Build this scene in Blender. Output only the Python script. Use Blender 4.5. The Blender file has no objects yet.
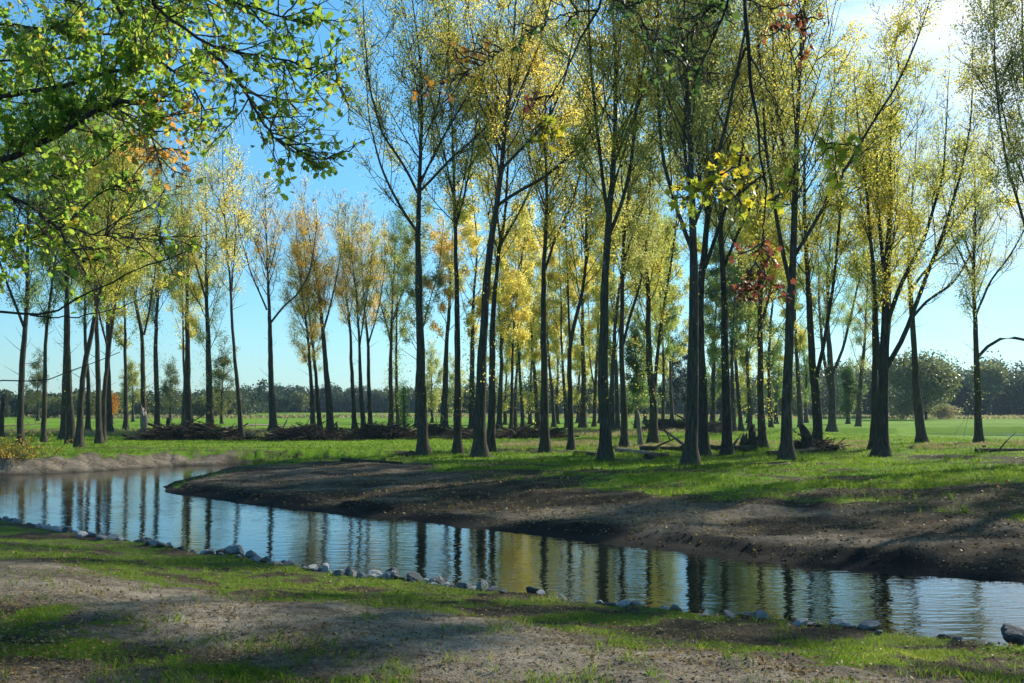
import bpy, math
import numpy as np
R = math.radians
C = bpy.context.scene.collection
sc = bpy.context.scene

# ------------------------------------------------------------------ camera, world, sun, exposure
F, HY, CZ = 1024 * 35 / 36, 406.0, 2.6
cam = bpy.data.cameras.new('camera'); camo = bpy.data.objects.new('camera', cam); C.objects.link(camo)
cam.lens = 35; cam.sensor_width = 36; cam.shift_y = (HY - 341.5) / 1024
cam.clip_start = 0.05; cam.clip_end = 6000
camo.location = (0, 0, CZ); camo.rotation_euler = (R(90), 0, 0)
sc.camera = camo
SUN_AZ, SUN_EL = 48.0, 31.0
w = bpy.data.worlds.new('World'); sc.world = w; w.use_nodes = True
nt = w.node_tree; nt.nodes.clear()
def N(t, k, **kw):
    n = t.nodes.new(k)
    for a, v in kw.items(): setattr(n, a, v)
    return n
out = N(nt, 'ShaderNodeOutputWorld'); bg = N(nt, 'ShaderNodeBackground')
sky = N(nt, 'ShaderNodeTexSky', sky_type='NISHITA', sun_disc=False, sun_elevation=R(SUN_EL), sun_rotation=R(SUN_AZ))
sky.air_density = 1.0; sky.dust_density = 0.1; sky.ozone_density = 3.0; sky.altitude = 20
hs = N(nt, 'ShaderNodeHueSaturation'); hs.inputs['Hue'].default_value = 0.492; hs.inputs['Saturation'].default_value = 1.12
tn = N(nt, 'ShaderNodeMix', data_type='RGBA', blend_type='MULTIPLY'); tn.inputs['Factor'].default_value = 1; tn.inputs['B'].default_value = (.88, 1.08, 1.12, 1)
nt.links.new(sky.outputs[0], tn.inputs['A']); nt.links.new(tn.outputs['Result'], hs.inputs['Color'])
tc = N(nt, 'ShaderNodeTexCoord')
mp = N(nt, 'ShaderNodeMapping'); mp.inputs['Scale'].default_value = (1.2, 2.4, 6.0)
nt.links.new(tc.outputs['Generated'], mp.inputs[0])
cn = N(nt, 'ShaderNodeTexNoise'); cn.inputs['Scale'].default_value = 1.6; cn.inputs['Detail'].default_value = 7; cn.inputs['Roughness'].default_value = .55
cn.inputs['Distortion'].default_value = .5
nt.links.new(mp.outputs[0], cn.inputs['Vector'])
# cloud cover is thickest towards the right of the view
dt = N(nt, 'ShaderNodeVectorMath', operation='DOT_PRODUCT'); dt.inputs[1].default_value = (0.56, 0.72, 0.40)
nrm = N(nt, 'ShaderNodeVectorMath', operation='NORMALIZE'); nt.links.new(tc.outputs['Generated'], nrm.inputs[0]); nt.links.new(nrm.outputs[0], dt.inputs[0])
m1 = N(nt, 'ShaderNodeMapRange'); m1.inputs['From Min'].default_value = .86; m1.inputs['From Max'].default_value = .985
m1.inputs['To Min'].default_value = -.22; m1.inputs['To Max'].default_value = .30
nt.links.new(dt.outputs['Value'], m1.inputs['Value'])
ad = N(nt, 'ShaderNodeMath', operation='ADD'); nt.links.new(cn.outputs['Fac'], ad.inputs[0]); nt.links.new(m1.outputs[0], ad.inputs[1])
m2 = N(nt, 'ShaderNodeMapRange', interpolation_type='SMOOTHSTEP'); m2.inputs['From Min'].default_value = .44; m2.inputs['From Max'].default_value = .78
nt.links.new(ad.outputs[0], m2.inputs['Value'])
mx = N(nt, 'ShaderNodeMix', data_type='RGBA'); mx.inputs['B'].default_value = (6.6, 7.0, 7.3, 1)
nt.links.new(m2.outputs[0], mx.inputs['Factor']); nt.links.new(hs.outputs[0], mx.inputs['A'])
sx = N(nt, 'ShaderNodeSeparateXYZ'); nt.links.new(nrm.outputs[0], sx.inputs[0])
mh = N(nt, 'ShaderNodeMapRange'); mh.inputs['From Min'].default_value = 0; mh.inputs['From Max'].default_value = .34; nt.links.new(sx.outputs['Z'], mh.inputs['Value'])
mc = N(nt, 'ShaderNodeMix', data_type='RGBA'); mc.inputs['A'].default_value = (.58, .66, .75, 1); mc.inputs['B'].default_value = (1, 1, 1, 1); nt.links.new(mh.outputs[0], mc.inputs['Factor'])
mm = N(nt, 'ShaderNodeMix', data_type='RGBA', blend_type='MULTIPLY'); mm.inputs['Factor'].default_value = 1; nt.links.new(mx.outputs['Result'], mm.inputs['A']); nt.links.new(mc.outputs['Result'], mm.inputs['B'])
nt.links.new(mm.outputs['Result'], bg.inputs['Color']); bg.inputs['Strength'].default_value = 0.12
nt.links.new(bg.outputs[0], out.inputs[0])
sl = bpy.data.lights.new('sun', 'SUN'); sl.energy = 5.0; sl.angle = R(.6); sl.color = (1, .93, .80)
so = bpy.data.objects.new('sun', sl); C.objects.link(so)
so.rotation_euler = (R(90 - SUN_EL), 0, R(180 - SUN_AZ)); so.location = (60, 60, 60)
vs = sc.view_settings; vs.view_transform = 'Standard'; vs.look = 'None'; vs.gamma = 1; vs.use_curve_mapping = False; vs.exposure = 0.58
cy = sc.cycles; cy.max_bounces = 6; cy.diffuse_bounces = 4; cy.glossy_bounces = 3; cy.transmission_bounces = 4; cy.volume_bounces = 0
cy.use_denoising = True; cy.sample_clamp_indirect = 6; cy.use_adaptive_sampling = True; cy.adaptive_threshold = .02

# ------------------------------------------------------------------ helpers
rng = np.random.default_rng(7)
def gd(py, z=0.0): return (CZ - z) * F / (py - HY)
def pw(px, py, d): return np.array([(px - 512) / F * d, d, CZ + (HY - py) / F * d])
def ss(a, b, x):
    t = np.clip((x - a) / (b - a), 0, 1); return t * t * (3 - 2 * t)
_H = np.random.default_rng(3).random((256, 256))
def vn(x, y):
    xi = np.floor(x).astype(int); yi = np.floor(y).astype(int); fx = x - xi; fy = y - yi
    fx = fx * fx * (3 - 2 * fx); fy = fy * fy * (3 - 2 * fy)
    a = _H[xi & 255, yi & 255]; b = _H[(xi + 1) & 255, yi & 255]; c = _H[xi & 255, (yi + 1) & 255]; d = _H[(xi + 1) & 255, (yi + 1) & 255]
    return (a * (1 - fx) + b * fx) * (1 - fy) + (c * (1 - fx) + d * fx) * fy
def fbm(x, y, o=4):
    s = 0; a = 1; t = 0
    for i in range(o):
        s = s + a * vn(x * 2 ** i + 17.3 * i, y * 2 ** i + 5.1 * i); t += a; a *= .5
    return s / t
def mesh(name, V, Fc, k, mat=None, attr=None, smooth=False):
    """V (n,3), Fc (m,k) polygons all with k corners"""
    me = bpy.data.meshes.new(name); V = np.ascontiguousarray(V, dtype=np.float32); Fc = np.ascontiguousarray(Fc, dtype=np.int32)
    me.vertices.add(len(V)); me.vertices.foreach_set('co', V.ravel())
    me.loops.add(Fc.size); me.loops.foreach_set('vertex_index', Fc.ravel())
    me.polygons.add(len(Fc)); me.polygons.foreach_set('loop_start', np.arange(0, Fc.size, k, dtype=np.int32))
    try: me.polygons.foreach_set('loop_total', np.full(len(Fc), k, dtype=np.int32))
    except Exception: pass
    me.update(calc_edges=True)
    me.polygons.foreach_set('use_smooth', np.full(len(Fc), smooth))
    for an, (dom, arr) in (attr or {}).items():
        at = me.attributes.new(an, 'FLOAT', dom); at.data.foreach_set('value', np.ascontiguousarray(arr, dtype=np.float32))
    if mat: me.materials.append(mat)
    return me
def obj(name, me, parent=None, loc=None):
    o = bpy.data.objects.new(name, me); C.objects.link(o); o.parent = parent
    if loc is not None: o.location = loc
    return o
def tag(o, label=None, cat=None, group=None, kind=None):
    for k, v in (('label', label), ('category', cat), ('group', group), ('kind', kind)):
        if v: o[k] = v
    return o
def thing(name, loc, label, cat, group=None):
    return tag(obj(name, None, None, tuple(float(v) for v in loc)), label, cat, group)
def tubes(P, Rr, n):
    """P (N,K,3), Rr (N,K) -> verts, quads"""
    Nn, K, _ = P.shape
    T = np.gradient(P, axis=1); T /= np.linalg.norm(T, axis=2, keepdims=True) + 1e-9
    mT = T.mean(axis=1); ref = np.where(np.abs(mT[:, 2:3]) > .7, np.array([[1., 0, 0]]), np.array([[0, 0, 1.]]))[:, None, :]
    A = np.cross(T, np.broadcast_to(ref, T.shape)); A /= np.linalg.norm(A, axis=2, keepdims=True) + 1e-9
    B = np.cross(T, A)
    th = np.linspace(0, 2 * np.pi, n, endpoint=False)
    V = P[:, :, None, :] + Rr[:, :, None, None] * (A[:, :, None, :] * np.cos(th)[None, None, :, None] + B[:, :, None, :] * np.sin(th)[None, None, :, None])
    idx = np.arange(Nn * K * n).reshape(Nn, K, n)
    a = idx[:, :-1, :]; b = np.roll(a, -1, axis=2); c = idx[:, 1:, :]; d = np.roll(c, -1, axis=2)
    return V.reshape(-1, 3), np.stack([a, b, d, c], axis=-1).reshape(-1, 4)
def merge(lst):
    Vs = []; Fs = []; o = 0
    for V, Fc in lst:
        Vs.append(V); Fs.append(Fc + o); o += len(V)
    return np.concatenate(Vs), np.concatenate(Fs)
def resample(P, K):
    P = np.asarray(P, float); L = np.r_[0, np.cumsum(np.linalg.norm(np.diff(P, axis=0), axis=1))]
    t = np.linspace(0, L[-1], K)
    Q = np.stack([np.interp(t, L, P[:, i]) for i in range(3)], axis=1)
    for _ in range(max(1, K // 14)):
        Q[1:-1] = (Q[:-2] + 2 * Q[1:-1] + Q[2:]) / 4
    return Q, L[-1]
def rand_dirs(n, r):
    v = r.normal(size=(n, 3)); return v / np.linalg.norm(v, axis=1, keepdims=True)
LEAFS = {
 'quad': np.array([[0, 0], [.36, .5], [0, 1], [-.36, .5]]),
 'oak': np.array([[0, 0], [.16, .18], [.30, .30], [.20, .42], [.38, .60], [.22, .72], [.20, .92], [0, 1], [-.20, .90], [-.24, .70], [-.36, .58], [-.20, .42], [-.30, .26], [-.14, .16]]),
 'maple': np.array([[0, 0], [.34, .06], [.22, .20], [.58, .42], [.34, .48], [.36, .66], [.16, .62], [0, 1.05], [-.16, .62], [-.36, .66], [-.34, .48], [-.58, .42], [-.22, .20], [-.34, .06]]),
}
def leaves(P, S, r, shape='quad', droop=.0, flat=0.):
    """leaf polygons at points P, size S"""
    n = len(P); U = rand_dirs(n, r); U[:, 2] -= droop; U /= np.linalg.norm(U, axis=1, keepdims=True) + 1e-9
    W = rand_dirs(n, r); W[:, 2] *= (1 - flat)
    if flat: U[:, 2] *= (1 - flat); U /= np.linalg.norm(U, axis=1, keepdims=True)
    Wd = np.cross(U, W); Wd = W - U * (W * U).sum(1, keepdims=True); Wd /= np.linalg.norm(Wd, axis=1, keepdims=True) + 1e-9
    L = LEAFS[shape]; k = len(L); Nn = np.cross(U, Wd); cu = r.uniform(-.35, .35, n) * (1 - flat * .7); fo = r.uniform(0, .45, n) * (1 - flat)
    V = P[:, None, :] + S[:, None, None] * (Wd[:, None, :] * L[None, :, 0:1] + U[:, None, :] * L[None, :, 1:2] + Nn[:, None, :] * (cu[:, None, None] * L[None, :, 1:2] ** 2 + fo[:, None, None] * np.abs(L[None, :, 0:1])))
    return V.reshape(-1, 3), np.arange(n * k).reshape(n, k), k

# ------------------------------------------------------------------ materials
def mat(name):
    m = bpy.data.materials.new(name); m.use_nodes = True; t = m.node_tree; t.nodes.clear(); return m, t
def ramp(t, cols):
    r = N(t, 'ShaderNodeValToRGB'); e = r.color_ramp.elements
    while len(e) < len(cols): e.new(.5)
    for i, (p, c) in enumerate(cols): e[i].position = p; e[i].color = (*c, 1)
    return r
def leaf_mat(name, cols, trans=.68, scale=.35, gloss=.25, big=.45):
    m, t = mat(name)
    o = N(t, 'ShaderNodeOutputMaterial'); at = N(t, 'ShaderNodeAttribute', attribute_name='v')
    co = N(t, 'ShaderNodeTexCoord'); no = N(t, 'ShaderNodeTexNoise'); no.inputs['Scale'].default_value = scale; no.inputs['Detail'].default_value = 2
    t.links.new(co.outputs['Object'], no.inputs['Vector'])
    mr = N(t, 'ShaderNodeMapRange'); mr.inputs['From Min'].default_value = .3; mr.inputs['From Max'].default_value = .7
    t.links.new(no.outputs['Fac'], mr.inputs['Value'])
    mi = N(t, 'ShaderNodeMix', data_type='FLOAT'); mi.inputs['Factor'].default_value = big
    t.links.new(at.outputs['Fac'], mi.inputs['A']); t.links.new(mr.outputs[0], mi.inputs['B'])
    r = ramp(t, cols); t.links.new(mi.outputs['Result'], r.inputs[0])
    p = N(t, 'ShaderNodeBsdfPrincipled'); p.inputs['Roughness'].default_value = .45; p.inputs['Specular IOR Level'].default_value = gloss
    t.links.new(r.outputs[0], p.inputs['Base Color'])
    tr = N(t, 'ShaderNodeBsdfTranslucent')
    h = N(t, 'ShaderNodeHueSaturation'); h.inputs['Saturation'].default_value = 1.0; h.inputs['Value'].default_value = 2.9
    t.links.new(r.outputs[0], h.inputs['Color']); t.links.new(h.outputs[0], tr.inputs['Color'])
    mx = N(t, 'ShaderNodeMixShader'); mx.inputs[0].default_value = trans
    t.links.new(p.outputs[0], mx.inputs[1]); t.links.new(tr.outputs[0], mx.inputs[2]); t.links.new(mx.outputs[0], o.inputs[0])
    return m
def bark_mat(name, c1, c2, c3, moss=.0, sc_=1.0):
    m, t = mat(name)
    o = N(t, 'ShaderNodeOutputMaterial'); p = N(t, 'ShaderNodeBsdfPrincipled'); p.inputs['Roughness'].default_value = .92; p.inputs['Specular IOR Level'].default_value = .15
    co = N(t, 'ShaderNodeTexCoord'); mpn = N(t, 'ShaderNodeMapping'); mpn.inputs['Scale'].default_value = (9 * sc_, 9 * sc_, 1.3 * sc_)
    t.links.new(co.outputs['Object'], mpn.inputs[0])
    no = N(t, 'ShaderNodeTexNoise'); no.inputs['Scale'].default_value = 1.6; no.inputs['Detail'].default_value = 6; no.inputs['Roughness'].default_value = .65
    t.links.new(mpn.outputs[0], no.inputs['Vector'])
    r = ramp(t, [(.3, c1), (.52, c2), (.72, c3)]); t.links.new(no.outputs['Fac'], r.inputs[0])
    n2 = N(t, 'ShaderNodeTexNoise'); n2.inputs['Scale'].default_value = .9; n2.inputs['Detail'].default_value = 3; t.links.new(co.outputs['Object'], n2.inputs['Vector'])
    mr = N(t, 'ShaderNodeMapRange'); mr.inputs['From Min'].default_value = .5; mr.inputs['From Max'].default_value = .72; mr.inputs['To Max'].default_value = moss
    t.links.new(n2.outputs['Fac'], mr.inputs['Value'])
    mi = N(t, 'ShaderNodeMix', data_type='RGBA'); mi.inputs['B'].default_value = (.07, .10, .03, 1)
    t.links.new(mr.outputs[0], mi.inputs['Factor']); t.links.new(r.outputs[0], mi.inputs['A']); t.links.new(mi.outputs['Result'], p.inputs['Base Color'])
    bp = N(t, 'ShaderNodeBump'); bp.inputs['Strength'].default_value = 1; bp.inputs['Distance'].default_value = .06
    t.links.new(no.outputs['Fac'], bp.inputs['Height']); t.links.new(bp.outputs[0], p.inputs['Normal']); t.links.new(p.outputs[0], o.inputs[0])
    return m
M_bark = bark_mat('poplar bark', (.026, .021, .016), (.070, .058, .044), (.14, .12, .095), .5)
M_bark2 = bark_mat('dark bark', (.022, .02, .016), (.05, .044, .036), (.10, .09, .075), .4)
M_twig = bark_mat('twig bark', (.05, .04, .03), (.11, .085, .065), (.17, .14, .11), 0)
M_pale = bark_mat('barkless wood', (.10, .085, .065), (.22, .19, .155), (.34, .31, .27), 0)
M_dead = bark_mat('dead sticks', (.03, .023, .018), (.075, .055, .042), (.17, .135, .11), 0)
LY = leaf_mat('golden poplar leaves', [(0, (.15, .18, .045)), (.35, (.27, .26, .06)), (.65, (.40, .33, .07)), (1, (.48, .36, .075))])
LYG = leaf_mat('yellow green poplar leaves', [(0, (.08, .12, .03)), (.35, (.16, .18, .035)), (.65, (.29, .26, .045)), (1, (.44, .34, .06))])
LG = leaf_mat('green poplar leaves', [(0, (.05, .09, .03)), (.4, (.09, .14, .035)), (.75, (.16, .19, .045)), (1, (.30, .26, .05))])
LO = leaf_mat('olive poplar leaves', [(0, (.09, .12, .05)), (.4, (.17, .19, .06)), (.75, (.27, .25, .07)), (1, (.42, .32, .08))])
LA = leaf_mat('amber poplar leaves', [(0, (.18, .16, .04)), (.4, (.34, .25, .045)), (.75, (.44, .29, .05)), (1, (.46, .25, .05))])
LOAK = leaf_mat('oak leaves', [(0, (.05, .10, .015)), (.45, (.11, .18, .022)), (.8, (.20, .23, .025)), (1, (.34, .20, .04))], trans=.68, scale=.9, gloss=.5, big=.35)
LOAKB = leaf_mat('browning oak leaves', [(0, (.09, .10, .02)), (.4, (.20, .13, .03)), (.8, (.28, .15, .04)), (1, (.16, .07, .03))], scale=.9)
LMY = leaf_mat('yellow maple leaves', [(0, (.08, .14, .02)), (.4, (.17, .20, .02)), (.8, (.32, .26, .02)), (1, (.36, .19, .02))], trans=.5, scale=1.5)
LMG = leaf_mat('green maple leaves', [(0, (.03, .06, .02)), (.5, (.05, .09, .02)), (1, (.12, .15, .03))], trans=.45, scale=1.5)
LMR = leaf_mat('rust red maple leaves', [(0, (.07, .025, .015)), (.5, (.13, .04, .022)), (1, (.20, .08, .03))], trans=.45, scale=1.5)
LMO = leaf_mat('orange maple leaves', [(0, (.20, .08, .02)), (.5, (.28, .13, .02)), (1, (.34, .2, .03))], trans=.45, scale=1.5)
LFAR = leaf_mat('far wood foliage', [(0, (.02, .035, .018)), (.45, (.035, .055, .022)), (.8, (.06, .075, .025)), (1, (.11, .10, .03))], trans=.25, scale=.06, big=.7)
LFAR2 = leaf_mat('far olive foliage', [(0, (.04, .06, .02)), (.5, (.09, .11, .03)), (1, (.20, .17, .04))], trans=.3, scale=.3)
LFARG = leaf_mat('far bright green foliage', [(0, (.04, .08, .02)), (.5, (.08, .14, .03)), (1, (.16, .20, .04))], trans=.35, scale=.3)
LCON = leaf_mat('far conifer foliage', [(0, (.012, .03, .025)), (1, (.03, .06, .04))], trans=.1, scale=.3)
LGRASS = leaf_mat('grass blades', [(0, (.025, .050, .006)), (.4, (.055, .10, .009)), (.7, (.11, .15, .014)), (.88, (.20, .19, .05)), (1, (.30, .25, .11))], trans=.5, scale=.6, gloss=.2)
LDRY = leaf_mat('dry grass blades', [(0, (.07, .09, .03)), (.5, (.16, .14, .06)), (1, (.28, .22, .12))], trans=.4, scale=.3)
LLIT = leaf_mat('fallen leaves', [(0, (.09, .05, .025)), (.4, (.20, .13, .05)), (.75, (.26, .19, .075)), (1, (.34, .27, .11))], trans=.15, scale=.6, big=.15, gloss=.04)

def ground_mat(name, g2c):
    m, t = mat(name)
    L = t.links.new
    o = N(t, 'ShaderNodeOutputMaterial'); p = N(t, 'ShaderNodeBsdfPrincipled'); p.inputs['Roughness'].default_value = .95; p.inputs['Specular IOR Level'].default_value = .12
    geo = N(t, 'ShaderNodeNewGeometry')
    def noise(s, det=6, rough=.6, vec=None, sc3=None):
        n = N(t, 'ShaderNodeTexNoise'); n.inputs['Scale'].default_value = s; n.inputs['Detail'].default_value = det; n.inputs['Roughness'].default_value = rough
        if sc3:
            q = N(t, 'ShaderNodeMapping'); q.inputs['Scale'].default_value = sc3; L(geo.outputs['Position'], q.inputs[0]); L(q.outputs[0], n.inputs['Vector'])
        else: L(geo.outputs['Position'], n.inputs['Vector'])
        return n
    nf = noise(9, 8, .7); nm = noise(1.5, 7, .68, sc3=(.5, 1.3, 1)); nb = noise(.07, 4, .5, sc3=(.35, 1, 1)); ng = noise(45, 3, .6)
    # turf
    gr = ramp(t, [(.28, (.035, .060, .006)), (.45, (.070, .125, .008)), (.6, (.12, .175, .015)), (.78, (.19, .18, .045))]); L(nf.outputs['Fac'], gr.inputs[0])
    g2 = ramp(t, g2c); L(nb.outputs['Fac'], g2.inputs[0])
    gm = N(t, 'ShaderNodeMix', data_type='RGBA'); gm.inputs['Factor'].default_value = .6; L(gr.outputs[0], gm.inputs['A']); L(g2.outputs[0], gm.inputs['B'])
    # soil
    s1 = ramp(t, [(.36, (.014, .011, .007)), (.47, (.038, .029, .019)), (.56, (.085, .064, .040)), (.68, (.17, .135, .09))])
    smx = N(t, 'ShaderNodeMix', data_type='FLOAT'); smx.inputs['Factor'].default_value = .5; L(nf.outputs['Fac'], smx.inputs['A']); L(nm.outputs['Fac'], smx.inputs['B']); L(smx.outputs['Result'], s1.inputs[0])
    pal = N(t, 'ShaderNodeAttribute', attribute_name='pale')
    s2 = ramp(t, [(.36, (.06, .048, .034)), (.46, (.16, .13, .095)), (.55, (.27, .23, .17)), (.68, (.40, .35, .27))]); L(smx.outputs['Result'], s2.inputs[0])
    sm = N(t, 'ShaderNodeMix', data_type='RGBA'); L(pal.outputs['Fac'], sm.inputs['Factor']); L(s1.outputs[0], sm.inputs['A']); L(s2.outputs[0], sm.inputs['B'])
    wet = N(t, 'ShaderNodeAttribute', attribute_name='wet')
    wm = N(t, 'ShaderNodeMix', data_type='RGBA'); wm.inputs['B'].default_value = (.013, .012, .011, 1); L(wet.outputs['Fac'], wm.inputs['Factor']); L(sm.outputs['Result'], wm.inputs['A'])
    # mask
    d = N(t, 'ShaderNodeAttribute', attribute_name='dirt')
    a = N(t, 'ShaderNodeMath', operation='ADD'); L(d.outputs['Fac'], a.inputs[0])
    nsub = N(t, 'ShaderNodeMapRange'); nsub.inputs['From Min'].default_value = .3; nsub.inputs['From Max'].default_value = .7; nsub.inputs['To Min'].default_value = -.5; nsub.inputs['To Max'].default_value = .5
    L(nf.outputs['Fac'], nsub.inputs['Value']); L(nsub.outputs[0], a.inputs[1])
    mr = N(t, 'ShaderNodeMapRange', interpolation_type='SMOOTHSTEP'); mr.inputs['From Min'].default_value = .38; mr.inputs['From Max'].default_value = .62; L(a.outputs[0], mr.inputs['Value'])
    fm = N(t, 'ShaderNodeMix', data_type='RGBA'); L(mr.outputs[0], fm.inputs['Factor']); L(gm.outputs['Result'], fm.inputs['A']); L(wm.outputs['Result'], fm.inputs['B'])
    L(fm.outputs['Result'], p.inputs['Base Color'])
    bh = N(t, 'ShaderNodeMath', operation='ADD'); L(nf.outputs['Fac'], bh.inputs[0]); L(ng.outputs['Fac'], bh.inputs[1])
    bp = N(t, 'ShaderNodeBump'); bp.inputs['Strength'].default_value = .9; bp.inputs['Distance'].default_value = .05; L(bh.outputs[0], bp.inputs['Height']); L(bp.outputs[0], p.inputs['Normal'])
    L(p.outputs[0], o.inputs[0]); return m
M_ground = ground_mat('turf and bare soil', [(.35, (.055, .10, .012)), (.5, (.10, .15, .02)), (.66, (.17, .19, .045))])
M_field = ground_mat('lush field turf', [(.35, (.12, .26, .004)), (.5, (.17, .34, .008)), (.66, (.24, .38, .02))])

def water_mat():
    m, t = mat('river water'); L = t.links.new
    o = N(t, 'ShaderNodeOutputMaterial'); p = N(t, 'ShaderNodeBsdfPrincipled')
    p.inputs['Base Color'].default_value = (.008, .012, .008, 1); p.inputs['Roughness'].default_value = .015; p.inputs['IOR'].default_value = 1.42
    geo = N(t, 'ShaderNodeNewGeometry')
    q = N(t, 'ShaderNodeMapping'); q.inputs['Scale'].default_value = (1.6, 5.0, 1); q.inputs['Rotation'].default_value = (0, 0, R(14)); L(geo.outputs['Position'], q.inputs[0])
    n = N(t, 'ShaderNodeTexNoise'); n.inputs['Scale'].default_value = 1.25; n.inputs['Detail'].default_value = 3; n.inputs['Roughness'].default_value = .5; L(q.outputs[0], n.inputs['Vector'])
    n2 = N(t, 'ShaderNodeTexNoise'); n2.inputs['Scale'].default_value = .25; L(geo.outputs['Position'], n2.inputs['Vector'])
    mr = N(t, 'ShaderNodeMapRange'); mr.inputs['From Min'].default_value = .35; mr.inputs['From Max'].default_value = .65; mr.inputs['To Min'].default_value = .45; L(n2.outputs['Fac'], mr.inputs['Value'])
    mu = N(t, 'ShaderNodeMath', operation='MULTIPLY'); L(n.outputs['Fac'], mu.inputs[0]); L(mr.outputs[0], mu.inputs[1])
    bp = N(t, 'ShaderNodeBump'); bp.inputs['Strength'].default_value = 1.0; bp.inputs['Distance'].default_value = .011; L(mu.outputs[0], bp.inputs['Height']); L(bp.outputs[0], p.inputs['Normal'])
    L(p.outputs[0], o.inputs[0]); return m
def stone_mat(name, c1, c2):
    m, t = mat(name); L = t.links.new
    o = N(t, 'ShaderNodeOutputMaterial'); p = N(t, 'ShaderNodeBsdfPrincipled'); p.inputs['Roughness'].default_value = .85
    co = N(t, 'ShaderNodeTexCoord'); n = N(t, 'ShaderNodeTexNoise'); n.inputs['Scale'].default_value = 3.5; n.inputs['Detail'].default_value = 9; n.inputs['Roughness'].default_value = .7
    L(co.outputs['Object'], n.inputs['Vector']); r = ramp(t, [(.32, c1), (.68, c2)]); L(n.outputs['Fac'], r.inputs[0]); L(r.outputs[0], p.inputs['Base Color'])
    b = N(t, 'ShaderNodeBump'); b.inputs['Strength'].default_value = .6; b.inputs['Distance'].default_value = .08; L(n.outputs['Fac'], b.inputs['Height']); L(b.outputs[0], p.inputs['Normal'])
    L(p.outputs[0], o.inputs[0]); return m
M_st = [stone_mat('grey stone', (.07, .075, .08), (.24, .25, .26)), stone_mat('pale stone', (.16, .16, .16), (.42, .42, .42)), stone_mat('dark stone', (.025, .03, .035), (.10, .11, .12))]

# ------------------------------------------------------------------ terrain
near_sh = [(-60, 52), (-30, 34.5), (-19, 27), (-11.5, 22.3), (-8.9, 20.1), (-6.6, 18.2), (-4.4, 16.7), (-2.45, 15.0), (-.45, 13.9), (.8, 13.0), (2.3, 12.2), (3.6, 11.5), (4.6, 10.9), (5.4, 10.3), (12, 6), (30, -5)]
far_sh = [(34, 1), (20, 8.5), (13, 12.2), (9.6, 13.8), (7.6, 14.6), (6.0, 15.4), (4.3, 16.5), (2.5, 18.1), (0, 20.4), (-2.55, 22.6), (-4.8, 24.4), (-6.9, 26.2), (-9.2, 28.6), (-10.6, 30.2), (-11.3, 32)]
back_sh = [(-11.3, 32), (-11.6, 34.5), (-11.2, 38), (-9.2, 41), (-6.5, 42.4), (-5, 42.8)]
left_sh = [(-5, 43.1), (-7, 43.8), (-9.5, 44.5), (-12, 44.4), (-14.4, 43.2), (-16.2, 40.4), (-17.6, 38.6), (-19.4, 37.4), (-24, 39), (-34, 45), (-65, 66)]
pond = [(35, 92), (38, 87), (44, 83.5), (60, 82.5), (90, 81), (140, 80), (140, 100), (90, 102), (60, 102), (46, 100), (39, 97)]
def segd(x, y, pts, closed=False):
    pts = list(pts) + ([pts[0]] if closed else []); best = np.full(x.shape, 1e9)
    for (ax, ay), (bx, by) in zip(pts[:-1], pts[1:]):
        vx, vy = bx - ax, by - ay; t = np.clip(((x - ax) * vx + (y - ay) * vy) / (vx * vx + vy * vy), 0, 1)
        best = np.minimum(best, np.hypot(x - ax - t * vx, y - ay - t * vy))
    return best
def inside(x, y, pts):
    r = np.zeros(x.shape, bool); n = len(pts)
    for i in range(n):
        (ax, ay), (bx, by) = pts[i], pts[(i + 1) % n]
        if ay == by: continue
        c = ((ay > y) != (by > y)) & (x < (bx - ax) * (y - ay) / (by - ay) + ax); r ^= c
    return r
RIV = near_sh + far_sh + back_sh[1:] + left_sh
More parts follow.
